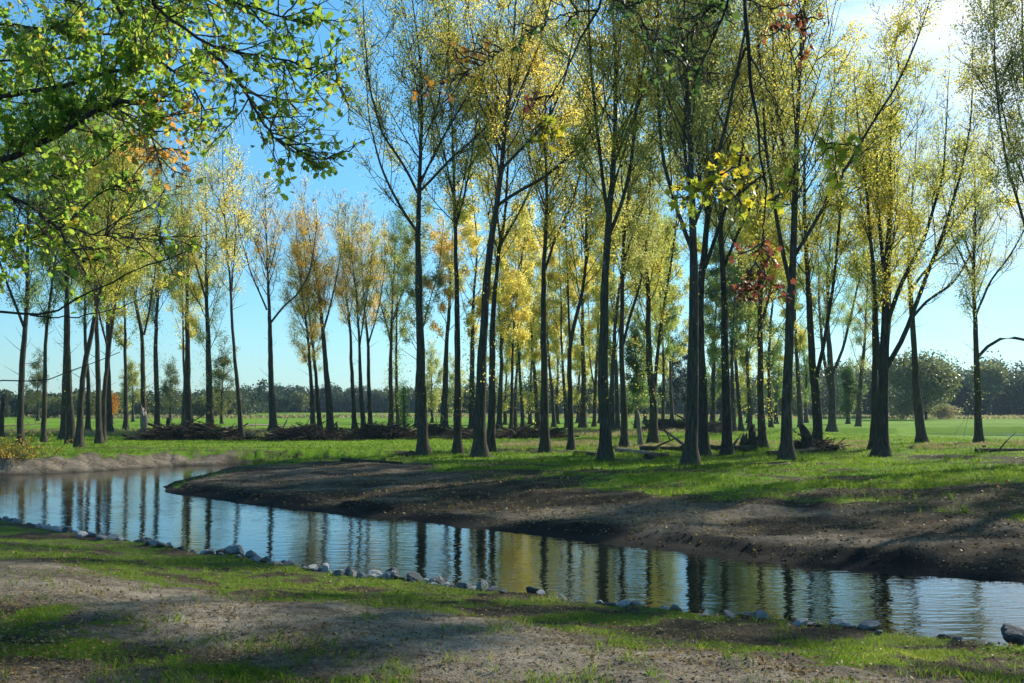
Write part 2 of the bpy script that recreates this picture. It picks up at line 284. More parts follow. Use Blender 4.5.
def fields(x, y):
    """signed distances and ground height"""
    jx = (fbm(x * .9, y * .9, 3) - .5) * .55; jy = (fbm(x * .9 + 40, y * .9, 3) - .5) * .55
    X, Y = x + jx, y + jy
    dn, de, db, dl = segd(X, Y, near_sh), segd(X, Y, far_sh), segd(X, Y, back_sh), segd(X, Y, left_sh)
    ins = inside(X, Y, RIV)
    s = np.minimum(np.minimum(dn, de), np.minimum(db, dl)); s = np.where(ins, -s, s)
    hn = .15 * ss(0, .45, dn) + .40 * ss(.4, 5, dn) + .3 * ss(5, 14, dn)
    he = .05 * ss(0, .3, de) + (.05 + .12 * ss(.4, .6, fbm(x * .4, y * .4, 2))) * ss(.35, .9, de) + .30 * ss(.5, 11, de)
    hb = .5 * ss(0, 2.0, db)
    hl = .10 * ss(0, .3, dl) + .42 * ss(.2, 1.7, dl)
    W = [1 / (k ** 4 + 1e-4) for k in (dn, de, db, dl)]
    h = sum(a * b for a, b in zip(W, (hn, he, hb, hl))) / sum(W)
    h = np.where(ins, -.55 * ss(0, 1.4, -s), h)
    r = np.hypot(x, y); land = ss(0, .6, s)
    amp = 1 / (1 + r / 60)
    earth = earth_mask(x, y, s, de)
    h = h + land * ((fbm(x * .5, y * .5, 3) - .5) * .11 * (1 - .7 * earth) + (fbm(x * 2.6, y * 2.6, 3) - .5) * .09 * (1 - .5 * earth))
    h = h + land * earth * ((fbm(x * 2.2, y * 5, 4) - .5) * .09 + (fbm(x * 9, y * 9, 2) - .5) * .03)
    lb = (dl < 3) & ~ins
    h = h + np.where(lb, land * ss(3, .6, dl) * ((fbm(x * 1.3, y * 1.3, 4) - .45) * .55 + np.abs(fbm(x * 3.1, y * 3.1, 3) - .5) * .5), 0)
    # broad undulation of the fields further back, and the far pond
    h = h + ss(60, 220, r) * (fbm(x * .012 + 3, y * .012, 3) - .5) * .9
    pin = inside(x, y, pond); pd = segd(x, y, pond, True)
    h = np.where((y < 92) & (y > 50) & (x > 10), h * np.where(pin, .06, .06 + .94 * ss(-2, 27, pd)), h)
    h = np.where(pin, h + (-.4 - h) * ss(0, 1, pd / np.where(y < 92, 3.5, 1.6)), h)
    return h, s, dn, de, dl, ins
dirt_top = np.array([(-20, 30), (-10.6, 30.3), (-9, 36.5), (-6.6, 38.5), (-3.6, 36), (-1.7, 31.5), (0, 28.2), (3, 25.6), (6.1, 24.2), (10.9, 21.2), (18, 17.4), (40, 8)])
def earth_mask(x, y, s, de):
    yt = np.interp(x, dirt_top[:, 0], dirt_top[:, 1])
    e = ss(1.6, -1.6, y - yt + (fbm(x * .35, y * .7, 4) - .5) * 6)
    side = (y > np.interp(x, [p[0] for p in near_sh], [p[1] for p in near_sh]) + .5) & (x > -12.5)
    return e * side
nd_top = np.array([(-20, 20), (-7, 13.6), (-3, 11.5), (-1.2, 10.6), (.8, 9.1), (2.4, 8.4), (3.8, 7.4), (9, 3)])
nd_bot = np.array([(-20, 18), (-5.4, 10.5), (-3.95, 9.4), (-2.25, 8.4), (-1.26, 7.6), (0, 6.6), (3, 3.5), (9, 0)])
def dirt_field(x, y, s, dn, de, dl, ins):
    e = earth_mask(x, y, s, de)
    yn = np.interp(x, [p[0] for p in near_sh], [p[1] for p in near_sh]); near = y < yn + .3
    q = (fbm(x * .45, y * .9, 4) - .5)
    b1 = ss(1.3, -1.0, y - np.interp(x, nd_top[:, 0], nd_top[:, 1]) + q * 3.2) * ss(-.8, .7, y - np.interp(x, nd_bot[:, 0], nd_bot[:, 1]) + q * 2.4)
    spots = ss(.48, .64, fbm(x * .9 + 9, y * 1.6, 5)) * .95
    litter = ss(-4.4, -5.2, x + (y - 8) * .25 + q) * ss(9.2, 8.2, y) + ss(8.2, 7.4, y) * ss(-1.5, -3, x) * .9
    sp2 = ss(.48, .62, fbm(x * 2.8 + 5, y * 5.5, 4)) * (.35 + .5 * fbm(x * .5, y * .5 + 9, 2))
    nd = np.clip(b1 + spots * .75 + sp2 + litter, 0, 1) * near
    edge = ss(.55, .15, s)
    lf = ss(1.7, 1.0, dl + (fbm(x * 1.2, y * 1.2, 3) - .5) * 1.6) * ss(-11, -13.5, x) * (~near)
    mead = np.maximum(ss(.46, .62, fbm(x * .22 + 5, y * .6, 5)) * .75, ss(.48, .62, fbm(x * .9 + 5, y * 2.4, 4)) * .55) * (~near) * ss(60, 44, y)
    d = np.clip(np.maximum.reduce([e, nd, edge, lf, mead]), 0, 1)
    pale = np.clip(lf * .95 + near * (1.0 * b1 * (.5 + fbm(x * .7, y * 1.5, 3)) + .35 * litter) + e * .5 * ss(.5, .64, fbm(x * .3 + 4, y * 1.1 + 8, 3)), 0, 1)
    wet = np.clip(np.where(near, ss(.3, .1, s), ss(1.5, .6, np.minimum(de, 9) + (fbm(x * 1.1, y * 1.1, 3) - .5) * 1.2) * (dl > 3) * .9 + ss(.25, .05, s) * .8), 0, 1)
    return d, pale, wet
def height(x, y): return fields(np.asarray(x, float), np.asarray(y, float))[0]
fr = np.arange(-42, 42.01, .15); bk = np.arange(45, 315, 3.5)
th = np.radians(np.r_[fr, bk]); nT = len(th)
rr = [.6]
while rr[-1] < 1500: rr.append(rr[-1] * (1.011 if 4 < rr[-1] < 130 else 1.04))
rr = np.array(rr); nR = len(rr)
TH, RR = np.meshgrid(th, rr); gx = (RR * np.sin(TH)).ravel(); gy = (RR * np.cos(TH)).ravel()
h, s_, dn_, de_, dl_, ins_ = fields(gx, gy)
dirt, pale, wet = dirt_field(gx, gy, s_, dn_, de_, dl_, ins_)
V = np.stack([gx, gy, h], 1); idx = np.arange(nR * nT).reshape(nR, nT)
a = idx[:-1]; b = np.roll(idx, -1, axis=1)[:-1]; c = idx[1:]; d_ = np.roll(idx, -1, axis=1)[1:]
Q = np.stack([a, c, d_, b], -1).reshape(-1, 4)
cen = V[Q].mean(1); sf = s_[Q].mean(1); def_ = de_[Q].mean(1); yn = np.interp(cen[:, 0], [p[0] for p in near_sh], [p[1] for p in near_sh])
bed = sf < -.05; near = (cen[:, 1] < yn + .3) & ~bed
em = earth_mask(cen[:, 0], cen[:, 1], sf, def_) > .5
sets = (('river_bed', bed), ('near_bank', near), ('bare_earth_bank', em & ~bed & ~near), ('meadow', ~em & ~bed & ~near))
for nm, k in sets:
    q = Q[k]; u, inv = np.unique(q, return_inverse=True)
    o = obj(nm, mesh(nm, V[u], inv.reshape(-1, 4), 4, M_field if nm == 'meadow' else M_ground, {'dirt': ('POINT', dirt[u]), 'pale': ('POINT', pale[u]), 'wet': ('POINT', wet[u])}, True))
    tag(o, kind='structure')
V0 = np.array([[0, 0, -.9]]); ring = V[idx[0]]
q = np.array([(i, (i + 1) % nT, nT) for i in range(nT)])
tag(obj('near_ground', mesh('near_ground', np.r_[ring, [[0, 0, ring[:, 2].mean()]]], q[:, ::-1], 3, M_ground)), kind='structure')
wv = np.array([(-160, -20, 0), (160, -20, 0), (160, 130, 0), (-160, 130, 0)], float)
tag(obj('river_water', mesh('river_water', wv, np.array([[0, 1, 2, 3]]), 4, water_mat())), kind='structure')

# ------------------------------------------------------------------ trees
def curve_batch(p0, d0, L, K, up, r):
    """curved branches: start p0 (N,3), unit dir d0, lengths L, K points, bending towards +z by up"""
    n = len(p0); t = np.linspace(0, 1, K)[None, :, None]
    bend = r.normal(size=(n, 1, 3)) * .10; bend[:, :, 2] += up
    return p0[:, None, :] + L[:, None, None] * (d0[:, None, :] * t + bend * t * t * .6)
def side_dirs(T, ang, az):
    """direction leaving a parent tangent T at angle ang, azimuth az"""
    ref = np.where(np.abs(T[:, 2:3]) > .8, np.array([[1., 0, 0]]), np.array([[0, 0, 1.]]))
    A = np.cross(T, ref); A /= np.linalg.norm(A, axis=1, keepdims=True) + 1e-9; B = np.cross(T, A)
    return T * np.cos(ang)[:, None] + (A * np.cos(az)[:, None] + B * np.sin(az)[:, None]) * np.sin(ang)[:, None]
TREES = []
def tree(px, py, wpx, stems, label, lm, top=21., crown=.33, dens=1., spread=1., seed=None, name='poplar_tree', cat='poplar tree',
         group='tall poplars standing on the meadow', bark=None, leafsize=.082, low=.0, far=False, off=None):
    r = np.random.default_rng(seed if seed is not None else int(px * 13 + py * 7))
    bark = bark or M_bark
    zg = .6; d = gd(py, zg)
    for _ in range(3):
        bx = (px - 512) / F * d; zg = float(height([bx], [d])[0]); d = gd(py, zg)
    base = np.array([(px - 512) / F * d, d, zg - .05]); ww = wpx / F * d
    t = thing(name, base, label, cat, group)
    main_t, main_l, tops = [], [], []
    br_src = []     # (points, radii)
    zt_main = zg + top * r.uniform(.94, 1.06)
    for si, st in enumerate(stems):
        pts = [pw(x, y, d) for x, y in st]; pts = np.array(pts)
        k = 0 if si == 0 else r.uniform(-.45, .45)
        pts[:, 1] += k * (pts[:, 2] - pts[0, 2]) * .6
        if si == 0:
            pts = np.r_[[base], pts]
        # extend upwards to the crown top
        ztop = zt_main * (1 if si == 0 else r.uniform(.84, .98))
        dv = pts[-1] - pts[-2]; dv /= np.linalg.norm(dv)
        while pts[-1, 2] < ztop - .5:
            dv = dv * .75 + np.array([r.normal() * .07, r.normal() * .07, .55]); dv /= np.linalg.norm(dv); pts = np.r_[pts, [pts[-1] + dv * 2.0]]
        Q, L = resample(pts, 34 if si == 0 else 22)
        Q[1:-1, :2] += np.cumsum(r.normal(size=(len(Q) - 2, 2)) * .018, axis=0) * (0.6 if si else 1)
        hh = (Q[:, 2] - zg) / (ztop - zg)
        if si == 0:
            rad = ww / 2 * (np.clip(1 - hh, 0, 1) ** 1.0 * .55 + .45 * np.clip(1 - hh, 0, 1) ** 2.2) + .010
            rad *= 1 + .6 * np.exp(-(Q[:, 2] - zg) / .3) + (fbm(Q[:, 2] * 1.3 + px, Q[:, 2] * 0 + 2, 2) - .5) * .22
            r0 = rad
        else:
            j = np.argmin(np.linalg.norm(TREES_last[0] - Q[0], axis=1)); ra = TREES_last[1][j] * .52
            rad = ra * np.clip(1 - np.linspace(0, 1, len(Q)), 0, 1) ** 1.1 + .010
        if si == 0: TREES_last = (Q, rad)
        (main_t if si == 0 else main_l).append(tubes((Q - base)[None], rad[None], 11 if not far else 7))
        br_src.append((Q, rad, ztop))
    # first order branches
    P0, D0, LL, R0 = [], [], [], []
    for si, (Q, rad, ztop) in enumerate(br_src):
        zc = zg + (ztop - zg) * crown
        m = int((34 if si == 0 else 17) * (1 if not far else .75))
        zs = np.linspace(zc, ztop - .3, m) + r.normal(size=m) * .15
        z0 = max(Q[0, 2] + .6, zc); zs = zs[(zs > z0)]
        i = np.clip(np.searchsorted(Q[:, 2], zs), 1, len(Q) - 1)
        f = np.clip((zs - Q[i - 1, 2]) / (Q[i, 2] - Q[i - 1, 2] + 1e-6), 0, 1)[:, None]
        p0 = Q[i - 1] * (1 - f) + Q[i] * f; T = Q[i] - Q[i - 1]; T /= np.linalg.norm(T, axis=1, keepdims=True)
        hf = (zs - zc) / (ztop - zc)
        L = top * .24 * spread * (1 - hf * .72) * (.55 + .45 * ss(0, .25, hf)) * r.uniform(.6, 1.15, len(zs)) * (1 if si == 0 else .7)
        ang = np.radians(r.uniform(24, 48, len(zs)) * (1 - .2 * hf)); az = np.arange(len(zs)) * 2.4 + r.uniform(0, 1, len(zs)) * 1.2
        P0.append(p0); D0.append(side_dirs(T, ang, az)); LL.append(L); R0.append(np.minimum(rad[i] * .4, L * .009 + .003))
    P0 = np.concatenate(P0); D0 = np.concatenate(D0); LL = np.concatenate(LL); R0 = np.concatenate(R0)
    B1 = curve_batch(P0, D0, LL, 8, .62, r)
    B1[:, 2:, :] += np.cumsum(r.normal(size=(len(B1), 6, 3)) * .03, axis=1)
    main_l.append(tubes(B1 - base, R0[:, None] * np.linspace(1, .2, 8)[None], 4))
    if not far:      # dead stubs left on the bare lower trunk
        Q, rad, ztop = br_src[0]; ns = int(r.integers(5, 12)); zz = zg + top * r.uniform(.06, crown, ns); ii = np.clip(np.searchsorted(Q[:, 2], zz), 1, len(Q) - 1); az = r.uniform(0, 6.28, ns)
        D = np.stack([np.cos(az), np.sin(az), r.uniform(.1, .9, ns)], 1); Ls = r.uniform(.2, 1.1, ns); Bs = curve_batch(Q[ii], D, Ls, 5, r.uniform(-.3, .3), r)
        main_l.append(tubes(Bs - base, np.full((ns, 1), .016) * np.linspace(1, .3, 5)[None], 4))
    # second order
    m = 7 if not far else 5
    def child(B, per, lf, L, ang0, ang1, up, K, tmin=.25):
        n = len(B); tt = r.uniform(tmin, 1, (n, per)); k = B.shape[1]; f = tt * (k - 1); i = np.minimum(f.astype(int), k - 2); f = (f - i)[..., None]
        ar = np.arange(n)[:, None]; p = B[ar, i] * (1 - f) + B[ar, i + 1] * f; T = B[ar, i + 1] - B[ar, i]; T /= np.linalg.norm(T, axis=2, keepdims=True) + 1e-9
        p = p.reshape(-1, 3); T = T.reshape(-1, 3); q = len(p)
        D = side_dirs(T, np.radians(r.uniform(ang0, ang1, q)), r.uniform(0, 6.28, q))
        Ln = np.repeat(L, per) * lf * (1.15 - .6 * tt.ravel()) * r.uniform(.6, 1.2, q)
        return curve_batch(p, D, Ln, K, up, r), Ln
    B2, L2 = child(B1, m, .36, LL, 25, 60, .35, 5)
    main_l.append(tubes(B2 - base, np.full(len(B2), 1)[:, None] * np.linspace(.011, .004, 5)[None] * (1 + L2[:, None]), 3))
    B3, L3 = child(B2, 3 if not far else 2, .5, L2, 25, 65, .2, 3, .15)
    if not far: main_l.append(tubes(B3 - base, np.full(len(B3), 1)[:, None] * np.linspace(.006, .003, 3)[None], 3))
    # leaves along the twigs: some branches have dropped theirs
    nl = int((25000 if not far else 14000) * dens)
    wt = np.repeat(np.repeat(r.uniform(.1, 1, len(B1)), m) * r.uniform(.12, 1, len(B2)), 3 if not far else 2) * L3 + 1e-3
    hz = (B3[:, 0, 2] - zg) / top; wt = wt * (1 - .75 * ss(.8, 1.02, hz))
    ci = r.choice(len(B3), nl, p=wt / wt.sum()); tt = r.uniform(0, 1.1, nl)[:, None]
    lp = B3[ci, 0] * (1 - tt) + B3[ci, -1] * tt + r.normal(size=(nl, 3)) * .19
    if low > 0:      # epicormic shoots on the bare trunk
        Q = br_src[0][0]; nn = int(1000 * low); cz = r.uniform(.08, crown + .08, 26); ck = r.integers(0, 26, nn)
        zz = zg + top * cz[ck] + r.normal(size=nn) * .35; ii = np.clip(np.searchsorted(Q[:, 2], zz), 0, len(Q) - 1)
        az = r.uniform(0, 6.28, 26)[ck]
        rad_o = np.abs(r.normal(size=nn)) * .55
        lp = np.r_[lp, np.stack([Q[ii, 0] + np.cos(az) * rad_o + r.normal(size=nn) * .15, Q[ii, 1] + np.sin(az) * rad_o + r.normal(size=nn) * .15, zz], 1)]
    S = r.uniform(.7, 1.25, len(lp)) * leafsize * (1.0 if not far else 1.6)
    Vl, Fl, k = leaves(lp - base, S, r, droop=.4)
    Vt, Ft = merge(main_t); obj('trunk', mesh('trunk', Vt, Ft, 4, bark, smooth=True), t)
    Vt, Ft = merge(main_l); obj('branches', mesh('branches', Vt, Ft, 4, M_twig if far else bark, smooth=True), t)
    obj('crown', mesh('crown', Vl, Fl, k, lm, {'v': ('FACE', r.random(len(Fl)))}), t)
    TREES.append((px, d))
    return t
GP = 'tall poplars standing on the meadow'
# px, base py, width px, stems (pixel outlines read off at the tree's own distance), label, leaf material, options
G_L = 'poplars on the left bank'
tree(21, 446, 7, [[(22, 380), (25, 330), (28, 290)], [(25, 330), (12, 280), (4, 240)]], 'brown poplar nearest the left edge, above the yellow leaved shrub', LG, crown=.30, group=G_L, dens=1.3)
tree(44, 443, 5, [[(45, 380), (47, 330), (55, 260)]], 'thin straight poplar between the leftmost poplar and the close dark pair', LG, crown=.32, group=G_L, top=19)
tree(64, 440, 8, [[(65, 380), (66, 330), (66, 200)]], 'thick dark poplar, left and further one of the touching pair', LG, crown=.36, group=G_L, low=.2, dens=1.2)
tree(71, 444, 8, [[(69, 400), (68, 330), (67, 260)]], 'thick dark poplar, right and nearer one of the touching pair', LG, crown=.38, group=G_L, top=20)
tree(79, 447, 7, [[(81, 400), (84, 360), (92, 330), (99, 300), (104, 270)]], 'sunlit brown poplar bending to the right, nearest the sandy left bank', LYG, crown=.38, group=G_L, top=18)
tree(88, 433, 5, [[(87, 380), (85, 350), (84, 300)]], 'slender poplar half hidden behind the bending brown poplar', LG, crown=.32, group=G_L)
tree(99, 444, 6, [[(98, 400), (96, 340), (95, 290)]], 'straight poplar whose foot touches a trunk leaning away to the right', LYG, crown=.36, group=G_L)
tree(103, 441, 5, [[(103, 400), (108, 350), (113, 315), (116, 290)], [(108, 350), (100, 320), (96, 300)]], 'poplar leaning right out of the foot of a straight one and forking', LYG, crown=.33, group=G_L, top=19)
tree(109, 434, 7, [[(108, 390), (107, 340), (106, 280)]], 'poplar standing clear behind the leaning forked one, in shade', LO, crown=.32, group=G_L)
tree(126, 431, 5, [[(126, 390), (126, 340), (125, 290)]], 'thin far poplar beside the small orange tree', LO, crown=.3, group=G_L, far=True)
tree(144, 437, 6, [[(144, 400), (144, 330), (137, 300), (133, 270)], [(144, 335), (152, 300)]], 'poplar with torn pale bark on its lower trunk beside the left brush heap', LYG, crown=.33, group=G_L, low=.4)
tree(157, 433, 6, [[(157, 390), (156, 340), (158, 290), (160, 200)]], 'poplar rising from the left end of the left brush heap', LG, crown=.33, group=G_L, low=.5, dens=1.1)
G_M = 'poplars behind the long brush heap'
tree(189, 432, 9, [[(188, 390), (187, 330), (188, 256), (190, 180)], [(188, 300), (182, 250), (178, 205)]], 'stout dark straight poplar rising behind the left brush heap', LO, crown=.42, group=G_M, dens=.7, top=20)
tree(183, 428, 4, [[(184, 390), (182, 340), (180, 280)]], 'thin poplar just left of the stout dark one behind the brush heap', LY, crown=.3, group=G_M, far=True, dens=1.2)
tree(210, 432, 8, [[(209, 390), (207, 330), (206, 256), (207, 190)], [(206, 300), (196, 262), (186, 230)]], 'ivy flecked poplar wrapped in yellow leaves at the middle of the left brush heap', LY, crown=.26, group=G_M, low=1.3, dens=.8)
tree(242, 440, 5, [[(238, 390), (233, 330), (231, 280), (226, 230)], [(232, 290), (238, 230), (236, 180)]], 'slender leaning poplar at the right end of the left brush heap', LY, crown=.42, group=G_M, dens=.5, top=20)
tree(273, 432, 8, [[(270, 380), (268, 330), (267, 290), (264, 220), (263, 180)], [(267, 310), (254, 275), (246, 240)], [(266, 270), (252, 225), (240, 190)], [(267, 280), (276, 240), (288, 205)], [(269, 325), (284, 305), (296, 296)]], 'many forked dark poplar with sky around, left end of the long heap', LA, crown=.5, group=G_M, dens=.38, top=20)
tree(313, 431, 5, [[(312, 390), (309, 340), (301, 280), (296, 230)]], 'left trunk of the close pair with low leaves behind the long heap', LA, crown=.24, group=G_M, dens=.8, top=19)
tree(320, 430, 5, [[(317, 390), (313, 350), (306, 290)]], 'right trunk of the close pair with low leaves behind the long heap', LYG, crown=.26, group=G_M, dens=.7, top=17)
tree(331, 431, 8, [[(328, 390), (324, 350), (323, 332), (318, 290), (310, 240), (303, 205)], [(323, 332), (331, 295), (338, 250), (340, 200)]], 'dark poplar forking widely in a V above the long brush heap', LA, crown=.45, group=G_M, dens=.55, top=19)
tree(355, 430, 5, [[(353, 380), (352, 330), (348, 290), (342, 240)]], 'first of the three slim poplars standing close together mid left', LA, crown=.42, group=G_M, dens=.5, top=19)
tree(364, 431, 5, [[(361, 390), (360, 340), (358, 300)], [(360, 345), (366, 310), (372, 280)]], 'middle of the three slim poplars, forking low', LYG, crown=.40, group=G_M, dens=.5, top=19)
tree(371, 430, 5, [[(369, 390), (368, 345), (364, 300), (362, 250)], [(368, 345), (374, 325), (380, 300)]], 'right one of the three slim poplars standing close together mid left', LA, crown=.42, group=G_M, dens=.6, top=19)
tree(391, 428, 6, [[(391, 390), (391, 340), (394, 290), (397, 240)], [(392, 350), (388, 330), (377, 295)], [(393, 320), (404, 290), (416, 270)]], 'forked poplar left of the ivy covered one', LG, crown=.40, group=G_M, dens=.6)
tree(398, 428, 4, [[(397, 390), (397, 340), (399, 280)]], 'thin ivy covered poplar with small tufts up its whole trunk', LG, crown=.28, group=G_M, low=1.2, dens=.5, far=True)
tree(405, 431, 3, [[(404, 410), (403, 382)]], 'short pointed ivy covered stub left of the first big near poplar', LG, crown=.2, group=None, top=4.3, low=1.2, dens=.08, spread=.5, name='ivy_stub', cat='dead tree')
G_N = 'large near poplars on the grassy point'
tree(424, 456, 11, [[(423, 400), (422, 330), (420, 256), (421, 190), (424, 150), (426, 80)], [(420, 235), (400, 205), (378, 160), (365, 110)], [(421, 200), (404, 165), (384, 140), (372, 90)], [(421, 182), (440, 145), (460, 110), (478, 80)], [(421, 190), (450, 160), (484, 130), (510, 100)]], 'leftmost large near poplar, with two limbs sweeping up to the left', LYG, crown=.52, group=G_N, bark=M_bark, top=22, dens=.75, spread=1.1, low=.12)
tree(416, 430, 4, [[(416, 390), (418, 340)], [(418, 350), (428, 310), (440, 270)]], 'thin poplar hidden behind the leftmost large near poplar', LO, crown=.3, group=GP, far=True)
tree(444, 430, 8, [[(445, 390), (446, 340), (449, 290), (450, 256)]], 'dark poplar standing back between the first two large near poplars', LA, crown=.33, group=GP, dens=.8, far=True)
tree(458, 454, 8, [[(457, 400), (456, 330), (455, 256), (453, 180), (450, 110)], [(454, 200), (446, 160), (436, 120)], [(455, 230), (466, 190), (474, 140)]], 'straight near poplar between the leftmost one and the close near pair', LYG, crown=.45, group=G_N, top=20, dens=.9, low=.3)
tree(472, 432, 7, [[(472, 390), (472, 340), (473, 280)]], 'dark poplar in shade behind and left of the close near pair', LY, crown=.3, group=GP, low=.6, far=True)
tree(480, 457, 12, [[(481, 400), (483, 330), (488, 256), (497, 190), (501, 140), (508, 80), (512, 30)], [(500, 150), (490, 105), (478, 60)], [(499, 172), (522, 148), (545, 128)], [(494, 208), (515, 192), (545, 178), (585, 140)], [(502, 130), (522, 90), (540, 50)]], 'thickest of the close near pair, curving right as it rises', LY, crown=.46, group=G_N, top=23, dens=1.0, spread=1.15, low=.12)
tree(490, 451, 8, [[(491, 400), (492, 340), (497, 256), (505, 220)], [(500, 245), (518, 215), (536, 180)], [(500, 240), (496, 200), (498, 150)]], 'right one of the close near pair, standing just behind the thickest', LY, crown=.4, group=G_N, top=21, dens=.8)
tree(499, 430, 6, [[(500, 390), (501, 340), (508, 300), (520, 265)], [(501, 340), (498, 300), (500, 250)]], 'forked back row poplar just right of the close near pair', LY, crown=.3, group=GP, low=.4, far=True)
tree(511, 430, 4, [[(512, 390), (514, 340), (518, 290)]], 'slim back row poplar with yellow leaves, right of the forked back one', LY, crown=.24, group=GP, far=True)
tree(515, 427, 4, [[(515, 390), (518, 340), (525, 280)]], 'farther slim trunk touching the slim yellow leaved back row poplar', LYG, crown=.26, group=GP, far=True)
tree(523, 429, 4, [[(521, 390), (518, 350), (516, 290)]], 'slender back row poplar leaning left, second left of the straight near one', LY, crown=.24, group=GP, low=.3, far=True)
tree(538, 428, 5, [[(536, 390), (533, 350), (530, 300)]], 'back row poplar leaning left just beside the straight dark near poplar', LY, crown=.24, group=GP, low=.3, far=True)
tree(545, 452, 9, [[(545, 400), (545, 330), (545, 256), (546, 200), (542, 130)], [(545, 270), (556, 235), (572, 205)], [(546, 210), (536, 180), (528, 150)]], 'straight dark near poplar standing alone right of the close near pair', LY, crown=.42, group=G_N, top=20, dens=.9, low=.1)
tree(554, 427, 4, [[(552, 390), (549, 350), (547, 300)]], 'back row trunk just right of the straight dark near poplar', LYG, crown=.24, group=GP, far=True)
tree(567, 428, 4, [[(564, 390), (561, 345), (560, 290)]], 'thin back row poplar just left of the near poplar forking at mid height', LY, crown=.24, group=GP, low=.4, far=True)
tree(571, 450, 6, [[(571, 400), (570, 345), (576, 320), (585, 290), (588, 240), (586, 170)], [(570, 345), (568, 300), (566, 250)]], 'near poplar forking at mid height with its right limb bending out', LY, crown=.36, group=G_N, top=19, dens=1.0)
tree(583, 428, 7, [[(584, 390), (583, 340), (583, 256)]], 'dark back row poplar between the forked near poplar and the thick grey one', LY, crown=.26, group=GP, low=.3, far=True)
tree(594, 427, 4, [[(596, 390), (598, 350), (598, 300)], [(596, 395), (590, 360)]], 'thin forked back row trunk just left of the thick grey near poplar', LYG, crown=.26, group=GP, far=True)
tree(605, 461, 12, [[(604, 400), (604, 330), (606, 256), (609, 200), (615, 130), (614, 60)], [(608, 215), (600, 170), (594, 120)], [(611, 170), (628, 130), (642, 95)], [(607, 240), (622, 205), (632, 160)]], 'thick grey trunked near poplar left of the pale fallen trunk', LYG, crown=.42, group=G_N, top=22, dens=1.49, spread=1.1, low=.1)
tree(612, 432, 6, [[(611, 390), (613, 340), (622, 270), (628, 220)]], 'poplar leaning right, showing behind the thick grey trunked one', LYG, crown=.2, group=GP, far=True, dens=1.6, spread=1.3)
tree(618, 430, 5, [[(617, 390), (616, 340), (615, 290)]], 'dim slim trunk between the thick grey poplar and the slim straight one', LYG, crown=.2, group=GP, far=True, dens=1.6, spread=1.3)
tree(624, 448, 7, [[(624, 400), (622, 330), (624, 256), (630, 180)], [(623, 345), (632, 310), (640, 290)], [(624, 260), (638, 220), (650, 190)]], 'slim straight poplar rising beside the pale fallen trunk', LO, crown=.38, group=G_N, top=20, dens=1.30)
tree(653, 444, 9, [[(653, 400), (648, 362), (648, 300), (645, 240), (640, 180)], [(653, 405), (658, 350), (664, 310), (672, 265), (678, 220)]], 'twin stemmed poplar splitting low, right of the pale broken stump', LYG, crown=.27, group=G_N, top=19, dens=1.1, low=.8)
tree(663, 428, 4, [[(663, 390), (662, 340)]], 'thin straight back row trunk right of the twin stemmed poplar', LG, crown=.2, group=GP, far=True, dens=1.6, spread=1.3)
tree(673, 426, 4, [[(671, 390), (669, 350), (664, 290)]], 'back row poplar leaning left in front of the blue green conifers', LYG, crown=.2, group=GP, far=True, dens=1.6, spread=1.3)
tree(690, 465, 13, [[(691, 400), (692, 330), (693, 256), (690, 180), (688, 110)], [(692, 250), (676, 205), (664, 150)], [(692, 230), (706, 190), (718, 140)], [(690, 190), (684, 140), (690, 80)]], 'largest nearest poplar with a flared grey foot, overlapping a darker one', LO, crown=.42, group=G_N, top=23, dens=1.62, spread=1.15, low=.12)
tree(703, 457, 12, [[(703, 400), (702, 330), (705, 256), (712, 200), (716, 130)], [(704, 270), (716, 230), (730, 190)], [(708, 220), (700, 170), (702, 110)]], 'darker broad poplar just behind the largest nearest one', LO, crown=.42, group=G_N, top=22, dens=1.50, bark=M_bark2)
tree(713, 430, 5, [[(713, 390), (712, 340)]], 'far trunk glimpsed between the two big dark trunks right of centre', LG, crown=.2, group=GP, far=True, dens=1.6, spread=1.3)
tree(727, 455, 10, [[(726, 400), (724, 330), (722, 256), (720, 190), (712, 120)], [(723, 270), (736, 235), (752, 200)], [(722, 230), (714, 190), (706, 150)]], 'very dark straight near poplar below the rust red leaves', LO, crown=.4, group=G_N, top=21, dens=1.56, bark=M_bark2, low=.2)
tree(734, 431, 5, [[(733, 390), (732, 350), (736, 300)]], 'back row trunk close right of the very dark straight near poplar', LG, crown=.2, group=GP, far=True, dens=1.6, spread=1.3)
tree(741, 431, 5, [[(738, 390), (735, 360), (737, 310)]], 'back row trunk with a pale bare branch beside it', LYG, crown=.2, group=GP, far=True, low=.4, dens=1.6, spread=1.3)
tree(750, 430, 5, [[(749, 390), (747, 350), (752, 290)]], 'back row trunk showing over the pair of short stumps', LYG, crown=.2, group=GP, far=True, low=.4, dens=1.6, spread=1.3)
tree(763, 448, 8, [[(761, 400), (759, 340), (760, 290), (764, 240), (768, 170)], [(760, 330), (772, 290), (780, 250)], [(762, 260), (754, 215), (748, 170)]], 'leaf flecked dark poplar right of the two short stumps', LYG, crown=.33, group=G_N, top=19, dens=1.43, low=.8)
tree(771, 430, 5, [[(769, 390), (768, 360), (771, 310)]], 'far poplar in light grass right of the leaf flecked dark one', LG, crown=.2, group=GP, far=True, dens=1.6, spread=1.3)
tree(787, 460, 12, [[(787, 400), (789, 330), (791, 270), (794, 210), (796, 140), (800, 60)], [(791, 262), (812, 225), (836, 180), (862, 130), (885, 95)], [(792, 290), (780, 250), (770, 200)], [(795, 200), (784, 150), (776, 90)]], 'large near poplar with a long limb reaching up to the right', LYG, crown=.4, group=G_N, top=22, dens=1.30, spread=1.1, low=.15)
